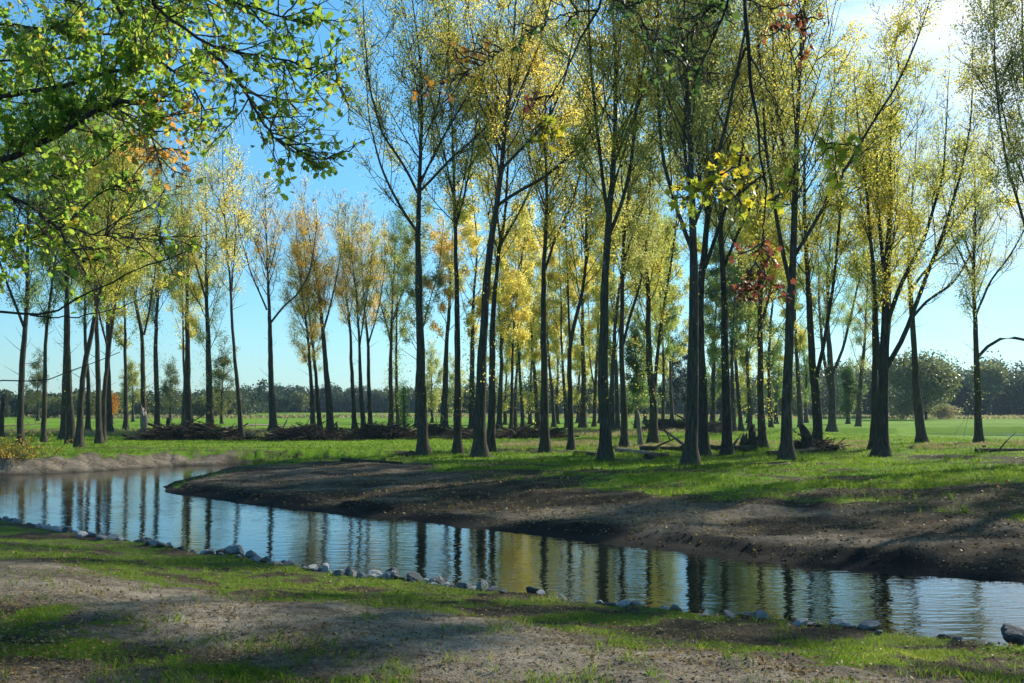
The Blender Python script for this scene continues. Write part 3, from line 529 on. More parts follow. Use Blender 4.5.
tree(801, 430, 6, [[(799, 390), (796, 350), (795, 300)]], 'leaning back row poplar in light between the limbed one and the twin trunk', LYG, crown=.2, group=GP, far=True, dens=1.6, spread=1.3)
tree(818, 450, 10, [[(817, 400), (813, 370), (811, 330), (809, 270), (806, 200)], [(816, 380), (822, 335), (828, 280), (830, 200)]], 'dark twin trunked poplar behind the upturned root', LYG, crown=.36, group=G_N, top=20, dens=1.1, bark=M_bark2, low=.25)
tree(832, 431, 8, [[(832, 395), (830, 370), (828, 330), (828, 280)], [(831, 378), (841, 350), (846, 320), (854, 270)], [(830, 390), (824, 350), (822, 300)]], 'back row poplar splitting low into a clear Y', LG, crown=.3, group=GP, dens=1.3, spread=1.2)
tree(858, 430, 6, [[(860, 390), (864, 350), (866, 300)]], 'back row poplar leaning right on the lit grass left of the fan shaped one', LO, crown=.24, group=GP, dens=1.3, spread=1.2, low=.4)
tree(881, 456, 13, [[(882, 410), (884, 375), (884, 330), (886, 270), (888, 190), (888, 110)], [(883, 385), (876, 340), (874, 280), (866, 200)], [(884, 372), (893, 320), (898, 270), (902, 200), (906, 130)], [(884, 372), (903, 335), (918, 285), (934, 240), (948, 180)], [(885, 330), (896, 290), (918, 240), (930, 180)], [(886, 280), (878, 230), (872, 170)]], 'broad poplar fanning into many ascending limbs on the right', LYG, crown=.3, group=G_N, top=18.5, dens=1.35, spread=.9, bark=M_bark2)
tree(873, 450, 7, [[(875, 400), (877, 350), (876, 290), (872, 230)]], 'dark trunk pressed close behind the fan shaped poplar', LYG, crown=.4, group=G_N, top=18, dens=.9, bark=M_bark2)
tree(922, 443, 9, [[(918, 400), (915, 350), (913, 310), (909, 262), (914, 200)], [(912, 318), (928, 300), (944, 290), (958, 282)], [(911, 290), (930, 265), (958, 245)]], 'brown poplar leaning left between the fan shaped one and the lone right one', LO, crown=.4, group=G_N, top=18, dens=.8)
tree(979, 444, 8, [[(978, 400), (976, 340), (975, 290), (977, 240), (976, 180)], [(975, 292), (964, 265), (948, 240), (938, 210)], [(976, 315), (992, 280), (1012, 255), (1026, 230)], [(977, 358), (990, 340), (1008, 334), (1030, 345)], [(975, 270), (966, 230), (960, 190)]], 'lone poplar with wide open fork at the right, before open fields', LO, crown=.34, group=G_N, top=17.5, dens=.75, spread=1.1, low=.25)
tree(1072, 462, 8, [[(1066, 400), (1058, 330), (1046, 280), (1038, 200), (1030, 120)], [(1050, 290), (1026, 235), (1004, 170), (992, 110)], [(1038, 210), (1014, 150), (1004, 90)]], 'poplar off the right edge whose fine upper limbs reach in', LO, crown=.45, group=G_N, top=20, dens=.7, spread=1.0)
# poplars added further right, outside the view, to throw shade into the picture
for i, (x, y) in enumerate([(17.5, 27), (24, 20), (27, 33), (31, 42), (36, 26), (22, 38), (40, 37), (15, 15.5), (47, 46)]):
    py = HY + 2.0 * F / y
    tree(512 + x / y * F, py, 13 * 30 / y, [[(512 + x / y * F, HY - 3 * F / y)]], 'unseen poplar added beyond the right edge for its shade', LYG, crown=.3, group='shade poplars added outside the view', top=22, dens=1.0, far=True, spread=1.2, seed=100 + i)
# ------------------------------------------------------------------ bushier trees filling the back of the grove
for (x, y, wp, top, sp, lm, de, lab) in [
    (432, 423, 3, 9, 1.7, LO, .8, 'low olive tree seen between the first two large near poplars'),
    (455, 421, 3, 8, 1.8, LO, .7, 'rounded olive tree far back behind the straight near poplar'),
    (505, 425, 4, 12, 1.5, LY, .9, 'bushy golden tree behind the close near pair'),
    (530, 424, 4, 14, 1.4, LY, 1.1, 'bushy golden tree left of the straight dark near poplar, reaching low'),
    (557, 424, 4, 15, 1.4, LY, 1.1, 'tall bushy golden tree right of the straight dark near poplar'),
    (578, 423, 4, 13, 1.5, LYG, 1.1, 'bushy yellow green tree behind the forked near poplar'),
    (600, 423, 4, 14, 1.4, LYG, 1.0, 'bushy yellow green tree half hidden by the thick grey near poplar'),
    (636, 429, 4, 10, 1.3, LFARG, 1.2, 'light green leafy tree directly behind the pale broken stump'),
    (645, 423, 4, 13, 1.4, LG, 1.0, 'green leafy tree behind the twin stemmed poplar'),
    (712, 423, 4, 12, 1.5, LG, 1.1, 'green leafy tree behind the two big dark trunks'),
    (748, 423, 4, 12, 1.6, LYG, 1.2, 'yellow green leafy tree behind the two short stumps'),
    (776, 424, 4, 11, 1.6, LG, 1.1, 'green leafy tree left of the large limbed near poplar, far back'),
    (806, 423, 4, 12, 1.6, LG, 1.0, 'green leafy tree behind the dark twin trunked poplar'),
    (848, 424, 4, 7, 1.5, LFARG, 1.3, 'small bright green tree between the Y shaped and the right leaning poplar'),
    (133, 422, 3, 8, 1.7, LO, .8, 'low olive tree behind the torn bark poplar'),
    (170, 421, 3, 8, 1.9, LFAR2, .8, 'round olive tree left of the stout dark poplar, far back'),
    (222, 424, 3, 9, 1.7, LFAR2, .8, 'drooping grey green tree right of the ivy flecked poplar'),
    (38, 421, 3, 9, 1.9, LFAR2, .8, 'brownish green tree far back between the two leftmost trunks'),
    (112, 424, 3, 3.6, 1.6, LMO, .35, 'small glowing orange tree far back on the left'),
    (672, 421, 5, 12, 1.2, LCON, 1.5, 'left one of the dark blue green conifers far back'),
    (686, 421, 5, 13, 1.2, LCON, 1.5, 'right one of the dark blue green conifers, half behind the largest poplar'),
    (722, 421, 5, 10, 1.2, LCON, 1.4, 'dark blue green conifer behind the very dark near poplar')]:
    tree(x, y, wp, [[(x, y - 30)]], lab, lm, top=top, crown=.06, far=True, dens=de * .75, spread=sp, name='bushy_tree' if lm is not LCON else 'conifer_tree', cat='tree' if lm is not LCON else 'conifer', group='low branched trees at the back of the grove' if lm is not LCON else 'dark conifers far back')

def blob_tree(name, cat, label, px, py, Hh, Wd, lm, n, size, seed, trunk=True, group=None, zc=None, d=None):
    """a distant tree or shrub: trunk with limbs and a crown built of leaf clumps gathered in lobes"""
    r = np.random.default_rng(seed); d = d or gd(py, .5); x = (px - 512) / F * d; z = float(height([x], [d])[0])
    t = thing(name, (x, d, z - .1), label, cat, group)
    nl = 16; lc = rand_dirs(nl, r) * r.uniform(.25, .75, (nl, 1)) * np.array([Wd / 2, Wd / 2, Hh * .38]); lc[:, 2] += Hh * (.58 if trunk else .45)
    lr = r.uniform(.22, .36, nl) * Wd
    k = r.integers(0, nl, n); p = lc[k] + rand_dirs(n, r) * (r.uniform(.55, 1.05, (n, 1))) * lr[k][:, None] * np.array([1, 1, .8])
    p[:, 2] = np.maximum(p[:, 2], r.uniform(.0, .5, n))
    Vl, Fl, kk = leaves(p, r.uniform(.6, 1.3, n) * size, r)
    st = []
    if trunk:
        P = np.array([[0, 0, -.3], [0, 0, Hh * .3], [.1, 0, Hh * .6], [0, 0, Hh * .85]]); Q, _ = resample(P, 8); st.append(tubes(Q[None], np.linspace(.035, .01, 8)[None] * Hh * .6, 7))
    for j in range(8):
        P = np.array([[0, 0, Hh * .2 if trunk else 0], lc[j] * .5 + [0, 0, Hh * .1], lc[j]]); Q, _ = resample(P, 6); st.append(tubes(Q[None], np.linspace(.012, .004, 6)[None] * Hh * .6, 4))
    Vt, Ft = merge(st); obj('trunk' if trunk else 'stems', mesh('trunk', Vt, Ft, 4, M_bark2, smooth=True), t)
    obj('crown' if trunk else 'foliage', mesh('crown', Vl, Fl, kk, lm, {'v': ('FACE', r.random(n))}), t)
    return t
blob_tree('broad_tree', 'tree', 'big rounded olive tree in the field right of the leaning brown poplar', 926, 420, 11, 10.5, LFAR2, 9000, .42, 1)
blob_tree('broad_tree', 'tree', 'smaller dull yellow tree against the dark wood right of the lone poplar', 990, 416.5, 12, 8, LFAR2, 5000, .5, 2)
blob_tree('shrub', 'shrub', 'brownish round shrub at the foot of the big olive tree', 945, 419.5, 2.8, 4.2, LDRY, 2500, .22, 3, False)
blob_tree('shrub', 'shrub', 'grey brown shrub between the fan shaped and the leaning brown poplar', 903, 420, 4.5, 5.5, LFAR2, 2500, .25, 4, False)
blob_tree('broad_tree', 'tree', 'dark green tree behind the fan shaped poplar', 872, 418.5, 9, 9, LFAR, 5000, .45, 5)
blob_tree('broad_tree', 'tree', 'tiny round yellowish tree out in the field before the far wood, mid left', 300, 414.5, 5.5, 5, LFAR2, 1500, .4, 6)
blob_tree('broad_tree', 'tree', 'tiny dark round tree beside the yellowish one out in the field', 286, 414.5, 5, 5, LFAR, 1500, .4, 7)
for i, (x, y, hh, wd, lm, lab) in enumerate([(8, 417, 7, 12, LFAR, 'dark round shrub at the far left edge of the field'), (60, 418, 5.5, 11, LFAR2, 'olive hedge shrub behind the close dark pair'),
        (92, 418, 7, 12, LFAR2, 'brownish hedge shrub left of the small orange tree'), (150, 417, 8, 13, LFAR, 'dark hedge tree behind the left brush heap'),
        (232, 416.5, 8, 12, LFAR, 'grey green hedge tree where the far wood begins'), (205, 418, 6, 9, LFAR2, 'olive shrub behind the ivy flecked poplar'),
        (745, 417, 9, 14, LFAR, 'dark tree far behind the two short stumps'), (790, 417.5, 9, 12, LFAR2, 'olive tree far behind the large limbed poplar'),
        (830, 417, 10, 13, LFAR, 'dark green tree far behind the Y shaped poplar'), (480, 417, 9, 13, LFAR, 'dark green tree far behind the close near pair'),
        (540, 417, 10, 13, LFAR, 'dark tree far behind the straight dark near poplar'), (590, 417, 9, 12, LFAR, 'dark tree far behind the forked near poplar'),
        (640, 417, 9, 12, LFARG, 'mid green tree far behind the broken stump')]):
    blob_tree('hedge_tree', 'tree', lab, x, y, hh * (.5 if x < 260 else .75), wd * .85, lm, 3500, .42, 20 + i, group='trees and shrubs along the field hedge')

# the far wood, one mass
r = np.random.default_rng(5); VV, SS, tr = [], [], []
for az in np.arange(-34, 34, .5):
    for row in range(3):
        a_ = az + r.uniform(-.3, .3); base_d = np.interp(a_, [-34, -16, -13, -5, 8, 14, 22, 34], [190, 230, 290, 300, 270, 250, 235, 225])
        dd = base_d + row * 11 + r.uniform(-5, 5)
        y = dd * math.cos(R(a_)); x = dd * math.sin(R(a_)); z = float(height([x], [y])[0]); H_ = np.interp(a_, [-34, -18, -13, 0, 10, 18, 34], [4.2, 4.8, 7.2, 7, 8.5, 11.5, 11]) * r.uniform(.8, 1.12)
        for _ in range(7):
            c0 = np.array([x, y, z + H_ * (.55 if _ < 5 else .18)]) + r.normal(size=3) * [1.8, 1.8, H_ * .14]; n = 230; rad = r.uniform(.18, .34) * H_
            VV.append(c0 + rand_dirs(n, r) * r.uniform(.4, 1.0, (n, 1)) * rad * [1, 1, 1.1]); SS.append(r.uniform(.3, .75, n))
        tr.append(np.array([[x, y, z - .3], [x, y, z + H_ * .4], [x, y, z + H_ * .7]]))
VV = np.concatenate(VV); SS = np.concatenate(SS); VV[:, 2] = np.minimum(VV[:, 2], 40); VV[:, 2] = np.maximum(VV[:, 2], .6)
Vl, Fl, k = leaves(VV, SS, r); o = obj('far_wood', mesh('far_wood', Vl, Fl, k, LFAR, {'v': ('FACE', r.random(len(Fl)))})); tag(o, 'dark blue green wood along the far edge of the fields', 'wood', kind='stuff')
T3 = np.array(tr); Vt, Ft = tubes(T3, np.full(len(T3), 1)[:, None] * np.array([.25, .18, .08])[None], 5)
obj('trunks', mesh('far_wood_trunks', Vt, Ft, 4, M_bark2), o)

# ------------------------------------------------------------------ brush heaps, logs, stumps
def ground_pt(px, py, z=.6):
    d = gd(py, z)
    for _ in range(4):
        z = float(height([(px - 512) / F * d], [d])[0]); d = gd(py, z)
    return np.array([(px - 512) / F * d, d, z])
def brush(px0, px1, py, hgt, label, n, seed, depth=1.6, group='heaps of cut branches'):
    r = np.random.default_rng(seed); a = ground_pt(px0, py); b = ground_pt(px1, py); L = np.linalg.norm(b - a); c = (a + b) / 2
    t = thing('brush_heap', c, label, 'brush heap', group)
    u = r.uniform(-.5, .5, n); prof = (1 - (2 * np.abs(u)) ** 3) * (.55 + .6 * fbm(u * 9 + seed, u * 0 + 3, 2))
    v = r.normal(size=n) * depth * .35; z = r.uniform(0, 1, n) ** .7 * hgt * prof * np.exp(-(v / depth) ** 2)
    P0 = np.stack([u * L, v + u * (b - a)[1], z + u * 0], 1)
    az = r.normal(size=n) * .9 + r.integers(0, 2, n) * math.pi; el = r.normal(size=n) * .28
    D = np.stack([np.cos(az) * np.cos(el), np.sin(az) * np.cos(el), np.sin(el)], 1); Ln = r.uniform(.4, 2.0, n)
    B = curve_batch(P0 - D * Ln[:, None] / 2, D, Ln, 5, -.15, r); B[:, :, 2] = np.maximum(B[:, :, 2], .0)
    Vt, Ft = tubes(B, (r.uniform(.008, .03, n))[:, None] * np.linspace(1, .4, 5)[None], 4)
    obj('sticks', mesh('sticks', Vt, Ft, 4, M_dead, smooth=True), t)
    # some thicker limbs
    m = max(4, n // 60); kk = r.integers(0, n, m); B = curve_batch(P0[kk] - D[kk] * .9, D[kk], np.full(m, 2.2), 6, 0, r); B[:, :, 2] = np.maximum(B[:, :, 2], .02) + .08
    Vt, Ft = tubes(B, r.uniform(.04, .09, m)[:, None] * np.linspace(1, .6, 6)[None], 7); obj('cut_limb', mesh('cut_limb', Vt, Ft, 4, M_bark, smooth=True), t)
    # compacted core of earth and leaf litter
    g = 26; uu = np.linspace(-.5, .5, g); w_ = np.linspace(-1, 1, 9); U, W_ = np.meshgrid(uu, w_, indexing='ij')
    zz = hgt * .62 * (1 - (2 * np.abs(U)) ** 3) * np.clip(1 - W_ ** 2, 0, 1) * (.6 + .7 * fbm(U * 14 + seed, W_ * 2, 3)) - .03
    Vc = np.stack([U * L * .98, W_ * depth * .55 + U * (b - a)[1], zz], -1).reshape(-1, 3); id_ = np.arange(g * 9).reshape(g, 9)
    obj('core', mesh('core', Vc, np.stack([id_[:-1, :-1], id_[1:, :-1], id_[1:, 1:], id_[:-1, 1:]], -1).reshape(-1, 4), 4, M_dead, smooth=True), t)
    n2 = n; k = r.integers(0, n, n2); Vl, Fl, q = leaves(P0[k] + r.normal(size=(n2, 3)) * .08 + [0, 0, .04], r.uniform(.05, .1, n2), r)
    obj('dead_leaves', mesh('dead_leaves', Vl, Fl, q, LLIT, {'v': ('FACE', r.random(n2) * .6)}), t)
brush(136, 248, 440, 1.0, 'long dark heap of branches at the feet of the left middle poplars', 1800, 1)
brush(270, 352, 440, .85, 'left half of the long dark heap of branches under the sky gap', 1500, 2)
brush(350, 418, 439, .95, 'right half of the long dark heap of branches, up to the ivy stub', 1300, 3)
brush(428, 446, 436, 1.0, 'short rounded dark heap right of the leftmost large near poplar', 500, 4)
brush(452, 480, 439, .6, 'low heap of branches behind the second large near poplar', 500, 5)
brush(498, 560, 438, .8, 'low heap of branches among dry grass right of the close near pair', 800, 6)
brush(650, 686, 431, 1.2, 'dark heap of branches behind the largest nearest poplar', 800, 7)
brush(706, 722, 433, 1.0, 'small heap of branches between the two big dark trunks', 300, 8)
brush(800, 826, 450, .45, 'tangle of roots and branches at the foot of the twin trunked poplar', 500, 9)

def rough_tube(pts, rad, r, n=12, K=18, flare=None):
    Q, L = resample(pts, K); Q[1:-1] += r.normal(size=(K - 2, 3)) * np.mean(rad) * .05
    rr_ = np.interp(np.linspace(0, 1, K), np.linspace(0, 1, len(rad)), rad)
    V_, F_ = tubes(Q[None], rr_[None], n); V_ = V_ + r.normal(size=V_.shape) * np.mean(rad) * .07
    # closed ends
    cs = len(V_); V_ = np.r_[V_, [Q[0]], [Q[-1]]]; e = []
    for i in range(0, n, 1):
        e.append((i, (i + 1) % n, cs, cs)); o_ = (K - 1) * n; e.append((o_ + (i + 1) % n, o_ + i, cs + 1, cs + 1))
    e = np.array(e)[:, :3]
    me_f = [tuple(f) for f in F_] + [tuple(f) for f in e]
    return V_, me_f
def pymesh(name, V_, Fl_, m, smooth=True):
    me = bpy.data.meshes.new(name); me.from_pydata([tuple(map(float, v)) for v in V_], [], [tuple(int(i) for i in f) for f in Fl_]); me.materials.append(m)
    me.polygons.foreach_set('use_smooth', np.full(len(me.polygons), smooth)); me.update(); return me
def log(p0, p1, r0, r1, label, m=None, seed=0, branches=0, name='fallen_log', lift=0., cat='log', group='fallen trunks and limbs', bend=0.):
    r = np.random.default_rng(seed); a = ground_pt(*p0); b = ground_pt(*p1); a[2] += r0 * .7; b[2] += r1 * .7 + lift; c = a.copy()
    t = thing(name, c, label, cat, group); mid = (a + b) / 2 + [0, 0, bend]
    V_, F_ = rough_tube(np.array([a - c, (a + mid) / 2 - c + [0, 0, bend * .3], mid - c, (b + mid) / 2 - c, b - c]), [r0, (r0 + r1) / 2, r1], r)
    obj('log', pymesh('log', V_, F_, m or M_bark), t)
    for i in range(branches):
        f = r.uniform(.25, .95); p = (a + (b - a) * f) - c; dv = np.array([r.normal() * .5 + np.sign(b[0] - a[0]) * .6, r.normal() * .5, abs(r.normal()) * .6 + .3]); L = r.uniform(.6, 1.8)
        V_, F_ = rough_tube(np.array([p, p + dv * L * .5, p + dv * L + [0, 0, -.1]]), [r1 * .5, r1 * .35, .01], r, 6, 8); obj('side_branch', pymesh('side_branch', V_, F_, m or M_bark), t)
log((616, 451), (654, 457), .10, .13, 'pale barkless trunk lying beside the slim straight near poplar', M_pale, 1)
log((646, 459), (668, 456), .12, .08, 'short dark log lying in front of the pale fallen trunk', M_bark2, 2)
log((575, 455), (596, 456), .11, .08, 'short dark log left of the thick grey near poplar', M_bark2, 3)
log((640, 451), (686, 451), .15, .12, 'thick dark log lying behind the largest nearest poplar', M_bark2, 4, 2)
log((650, 433), (688, 452), .05, .08, 'thin bare limb slanting down towards the largest nearest poplar', M_bark2, 5, 1, lift=.15, bend=.5)
log((706, 450), (754, 452), .13, .17, 'thick dark log between the very dark poplar and the stumps', M_bark2, 6, 3)
log((768, 455), (816, 452), .10, .13, 'dark log running to the foot of the twin trunked poplar', M_bark2, 7, 1)
log((212, 431), (300, 427), .10, .05, 'long pale bare limb lying over the end of the left brush heap', M_pale, 8, 3, bend=.3)
log((250, 436), (262, 431), .10, .08, 'short pale pole leaning beside the slender leaning poplar', M_pale, 9)
log((976, 452), (1030, 451), .10, .07, 'dark limb lying in dry grass by the lone right poplar', M_bark2, 10, 2)
log((985, 447), (948, 434), .05, .03, 'thin bare fallen branch left of the lone right poplar', M_dead, 11, 2)
log((0, 427), (44, 424), .09, .05, 'fallen branch at the left edge behind the leftmost poplars', M_dead, 12, 4)
log((342, 461), (402, 464), .07, .05, 'thin dark branch lying on the bare earth bank', M_bark2, 13, 1)
def stump(px, py, hm, rad, label, m, seed, lean=0, name='tree_stump', cat='stump', group='stumps and snags'):
    r = np.random.default_rng(seed); a = ground_pt(px, py); t = thing(name, a, label, cat, group); n, K = 14, 12
    z = np.linspace(-.15, hm, K); th_ = np.linspace(0, 2 * np.pi, n, endpoint=False); top_ = hm * (1 + .28 * np.sin(th_ * 1.0 + r.uniform(0, 6)) + r.normal(size=n) * .09)
    V_ = []
    for k in range(K):
        f = k / (K - 1); rr_ = rad * (1 + .7 * math.exp(-max(z[k], 0) / .18) - .25 * f)
        for j in range(n):
            q = rr_ * (1 + r.normal() * .05 + .12 * math.sin(th_[j] * 5) * math.exp(-max(z[k], 0) / .3)); zz = z[k] * (1 if k == 0 else top_[j] / hm)
            V_.append((q * math.cos(th_[j]) + lean * max(zz, 0), q * math.sin(th_[j]), zz))
    F_ = [(k * n + j, k * n + (j + 1) % n, (k + 1) * n + (j + 1) % n, (k + 1) * n + j) for k in range(K - 1) for j in range(n)]
    V_.append((lean * hm * .8, 0, hm * .8)); F_ += [((K - 1) * n + j, (K - 1) * n + (j + 1) % n, len(V_) - 1) for j in range(n)]
    obj('stem', pymesh('stem', V_, F_, m), t); return t
stump(641, 447, 1.5, .13, 'pale broken stump standing between the slim and the twin stemmed poplar', M_pale, 1, -.10)
stump(744, 448, .65, .22, 'left shorter of the two stumps behind the dark log', M_bark, 2)
stump(753, 448, .95, .24, 'right taller of the two stumps behind the dark log', M_bark2, 3, -.05)
stump(1, 437, 2.1, .16, 'jagged dark snag cut by the left edge of the view', M_bark2, 4, .06)
stump(145, 438, 1.7, .27, 'pale torn shell of trunk leaning on the torn bark poplar', M_pale, 5, -.03, name='split_snag', cat='dead tree')
t = stump(167, 436, 1.0, .18, 'upright root stump in the left brush heap right of the torn bark poplar', M_bark2, 6, .1)
t = stump(811, 451, .95, .3, 'upturned root stump left of the twin trunked poplar', M_bark2, 7, -.3)

# ------------------------------------------------------------------ stones along the near waterline
def stone_mesh(seed):
    r = np.random.default_rng(seed); import bmesh
    bm = bmesh.new(); bmesh.ops.create_icosphere(bm, subdivisions=3, radius=1); vs_ = np.array([v.co[:] for v in bm.verts])
    nrm_ = rand_dirs(10, r); hh = r.uniform(.5, .95, 10); dots = vs_ @ nrm_.T; rad = np.where(dots > .05, hh / np.maximum(dots, .05), 9).min(1); rad = np.minimum(rad, 1.15)
    for v, q, c0 in zip(bm.verts, rad, vs_): v.co *= q * (1 + .03 * math.sin(c0[0] * 9 + seed) * math.cos(c0[1] * 7))
    me = bpy.data.meshes.new('stone'); bm.to_mesh(me); bm.free(); return me
protos = []
for i in range(10):
    for m in M_st:
        pass
    protos.append(stone_mesh(i))
pm = {}
def stone(x, y, z, sx, sy, sz, rz, k, mi, label):
    if (k, mi) not in pm:
        me = protos[k].copy(); me.materials.append(M_st[mi]); pm[(k, mi)] = me
    o = obj('stone', pm[(k, mi)]); o.location = (x, y, z); o.scale = (sx, sy, sz); o.rotation_euler = (rng.normal() * .25, rng.normal() * .25, rz)
    tag(o, label, 'stone', 'stones lining the near waterline'); return o
tone = ['grey', 'pale grey', 'dark']
def shore_pt(px):
    """point on the near shoreline seen in column px"""
    k = (px - 512) / F
    for (ax, ay), (bx, by) in zip(near_sh[:-1], near_sh[1:]):
        den = (bx - ax) - k * (by - ay)
        if abs(den) < 1e-9: continue
        t_ = (k * ay - ax) / den
        if 0 <= t_ <= 1: return ax + t_ * (bx - ax), ay + t_ * (by - ay)
    return None
NAMED = [(210, .15, 1, 'palest upright stone in the waterline row, left part'), (216, .12, 1, 'small pale stone touching the palest upright one'), (234, .17, 1, 'white topped angular stone in the waterline row'),
         (254, .16, 0, 'broad grey stone just right of the white topped one'), (188, .11, 2, 'dark stone left of the palest upright one'), (150, .15, 2, 'dark blue stone at the end of the leftmost run of stones'),
         (158, .10, 0, 'grey stone right beside the dark blue one'), (288, .10, 1, 'low pale stone where the grass is brightest'), (318, .19, 2, 'dark blocky stone in the middle of the row'),
         (350, .19, 2, 'rounded dark stone next to a pale wedge'), (372, .15, 1, 'pale wedge shaped stone beside the rounded dark one'), (392, .2, 2, 'large dark angular stone with a flat top'),
         (415, .15, 2, 'dark stone right of the large angular one'), (440, .16, 0, 'grey stone with dark neighbours near the end of the dense row'), (464, .12, 0, 'small grey stone near the end of the dense row'),
         (484, .17, 0, 'last big grey stone of the dense row'), (532, .15, 2, 'dark stone alone after the dense row'), (558, .14, 2, 'rounded dark stone by the olive reflection'), (628, .14, 0, 'blue grey stone lying in the muddy edge'),
         (662, .15, 1, 'pale blue stone alone at the mid right waterline'), (746, .2, 2, 'wide dark stone at the right waterline'), (762, .17, 0, 'slate coloured stone touching the wide dark one'),
         (838, .14, 1, 'pale flat stone at the right waterline'), (862, .19, 0, 'long flat slate stone at the right waterline'), (934, .13, 2, 'dark low stone left of the big square block')]
for px, s, mi, lab in NAMED:
    x, y = shore_pt(px); z = .02 + s * .25; s2 = s * .66 * (1 + .4 * (y - 12) / 10); fl = .6 if px > 500 else 1
    stone(x + rng.normal() * .03, y - .22, float(height([x], [y - .22])[0]) + s2 * .3, s2 * rng.uniform(.9, 1.3), s2 * rng.uniform(.8, 1.1), s2 * rng.uniform(.65, .95) * fl, rng.uniform(0, 6), rng.integers(0, 10), mi, lab)
x, y = shore_pt(1012); stone(x, y - .05, .20, .15, .14, .13, .3, 4, 2, 'big square dark block at the right edge of the water')
used = [n_[0] for n_ in NAMED]
px = -8.0
while px < 1000:
    dens_ = 1 if px < 500 else .42
    s_ = float(rng.uniform(.035, .10)); d_ = shore_pt(px)
    if d_ and rng.random() < dens_ and min(abs(px - u) for u in used) > 3.5:
        mi = int(rng.choice([0, 1, 2], p=[.45, .35, .2])); off = rng.uniform(-.42, -.08)
        sec = 'left run' if px < 135 else 'middle run' if px < 500 else 'sparse right run'
        size = 'fist sized' if s_ < .085 else 'head sized'
        if px < 135: s_ *= 1.35
        stone(d_[0] + off * .6, d_[1] + off, float(height([d_[0] + off * .6], [d_[1] + off])[0]) + s_ * .22, s_ * rng.uniform(.9, 1.5), s_ * rng.uniform(.8, 1.3), s_ * rng.uniform(.6, .9) * (.6 if px > 500 else 1), rng.uniform(0, 6), int(rng.integers(0, 10)), mi,
              f'{size} {tone[mi]} stone in the {sec} of the waterline stones')
    px += rng.uniform(3.2, 6.5) if px < 500 else rng.uniform(5, 12)

# ------------------------------------------------------------------ grass, litter, clods
def screen_pts(n, y0, y1, r, x0=-140, x1=1164, z=.55):
    px = r.uniform(x0, x1, n); py = y0 + (y1 - y0) * r.random(n); d = gd(py, z); return (px - 512) / F * d, d
def full(x, y):
    h, s, dn, de, dl, ins = fields(x, y); return (h, s, de, dl, ins) + dirt_field(x, y, s, dn, de, dl, ins)
def grass(name, n, y0, y1, hgt, wid, lm, label, seed, keep, z=.55, x0=-140, x1=1164, clump=3):
    r = np.random.default_rng(seed); x, y = screen_pts(n, y0, y1, r, x0, x1, z); x = np.repeat(x, clump); y = np.repeat(y, clump)
    sp = .012 + y * .0012; x = x + r.normal(size=len(x)) * sp; y = y + r.normal(size=len(y)) * sp
    h, s, de, dl, ins, dirt, pale, wet = full(x, y); ok = keep(x, y, h, s, dirt, r); x, y, h = x[ok], y[ok], h[ok]; n = len(x)
    lod = np.clip(y / 14, .8, 5); H_ = hgt * r.uniform(.5, 1.3, n) * (.5 + .9 * fbm(x * 1.3, y * 1.3, 3)) * lod ** .35; Wd = wid * lod ** .8
    az = r.uniform(0, 6.28, n); ln = r.uniform(.1, .8, n)
    base = np.stack([x, y, h - .005], 1); side = np.stack([np.cos(az), np.sin(az), 0 * az], 1); la = r.uniform(0, 6.28, n); lean = np.stack([np.cos(la) * ln, np.sin(la) * ln, np.ones(n)], 1)
    mid = base + lean * H_[:, None] * .5; tip = base + lean * H_[:, None] + np.stack([np.cos(la), np.sin(la), 0 * la], 1) * (H_ * ln * .4)[:, None]
    V_ = np.stack([base - side * Wd[:, None] / 2, base + side * Wd[:, None] / 2, mid + side * Wd[:, None] * .35, tip, mid - side * Wd[:, None] * .35], 1).reshape(-1, 3)
    o = obj(name, mesh(name, V_, np.arange(n * 5).reshape(n, 5), 5, lm, {'v': ('FACE', np.clip(r.random(n) * .7 + .5 * (fbm(x * .5 + 7, y * .5, 3) - .3), 0, 1))})); tag(o, label, 'grass', kind='stuff')
nearside = lambda x, y: y < np.interp(x, [p[0] for p in near_sh], [p[1] for p in near_sh])
def kn(x, y, h, s, dirt, r): return (r.random(len(x)) > np.clip(dirt * 1.5, 0, .985)) & (s > .18) & nearside(x, y)
def kf(x, y, h, s, dirt, r): return (r.random(len(x)) > np.clip(dirt * 1.6, 0, .99)) & (s > .25) & ~nearside(x, y) & ~((y > 62) & (x > 28))
def kdry(x, y, h, s, dirt, r): return (s > .3) & ~nearside(x, y) & (fbm(x * .3, y * .4, 3) > .47)
grass('short_grass', 110000, 520, 760, .045, .006, LGRASS, 'short bright grass of the near bank', 1, kn)
grass('meadow_grass', 110000, 428, 512, .07, .011, LGRASS, 'sunlit grass under the poplars across the water', 2, kf)
grass('dry_grass', 16000, 441, 448, .09, .012, LDRY, 'taller dry grass in a strip between the poplars', 3, kdry, x0=500, x1=1164)
grass('reed_strip', 9000, 431, 436, .16, .02, LDRY, 'dull tall grass beyond the brush heaps', 4, kdry, x0=-140, x1=700)
grass('field_edge_growth', 5000, 417, 419, .28, .10, LDRY, 'rough growth along the field ditch far off', 5, lambda x, y, h, s, dirt, r: (s > 1) & (fbm(x * .05, y * .09, 3) > .47), x0=-140, x1=1164, z=.5)

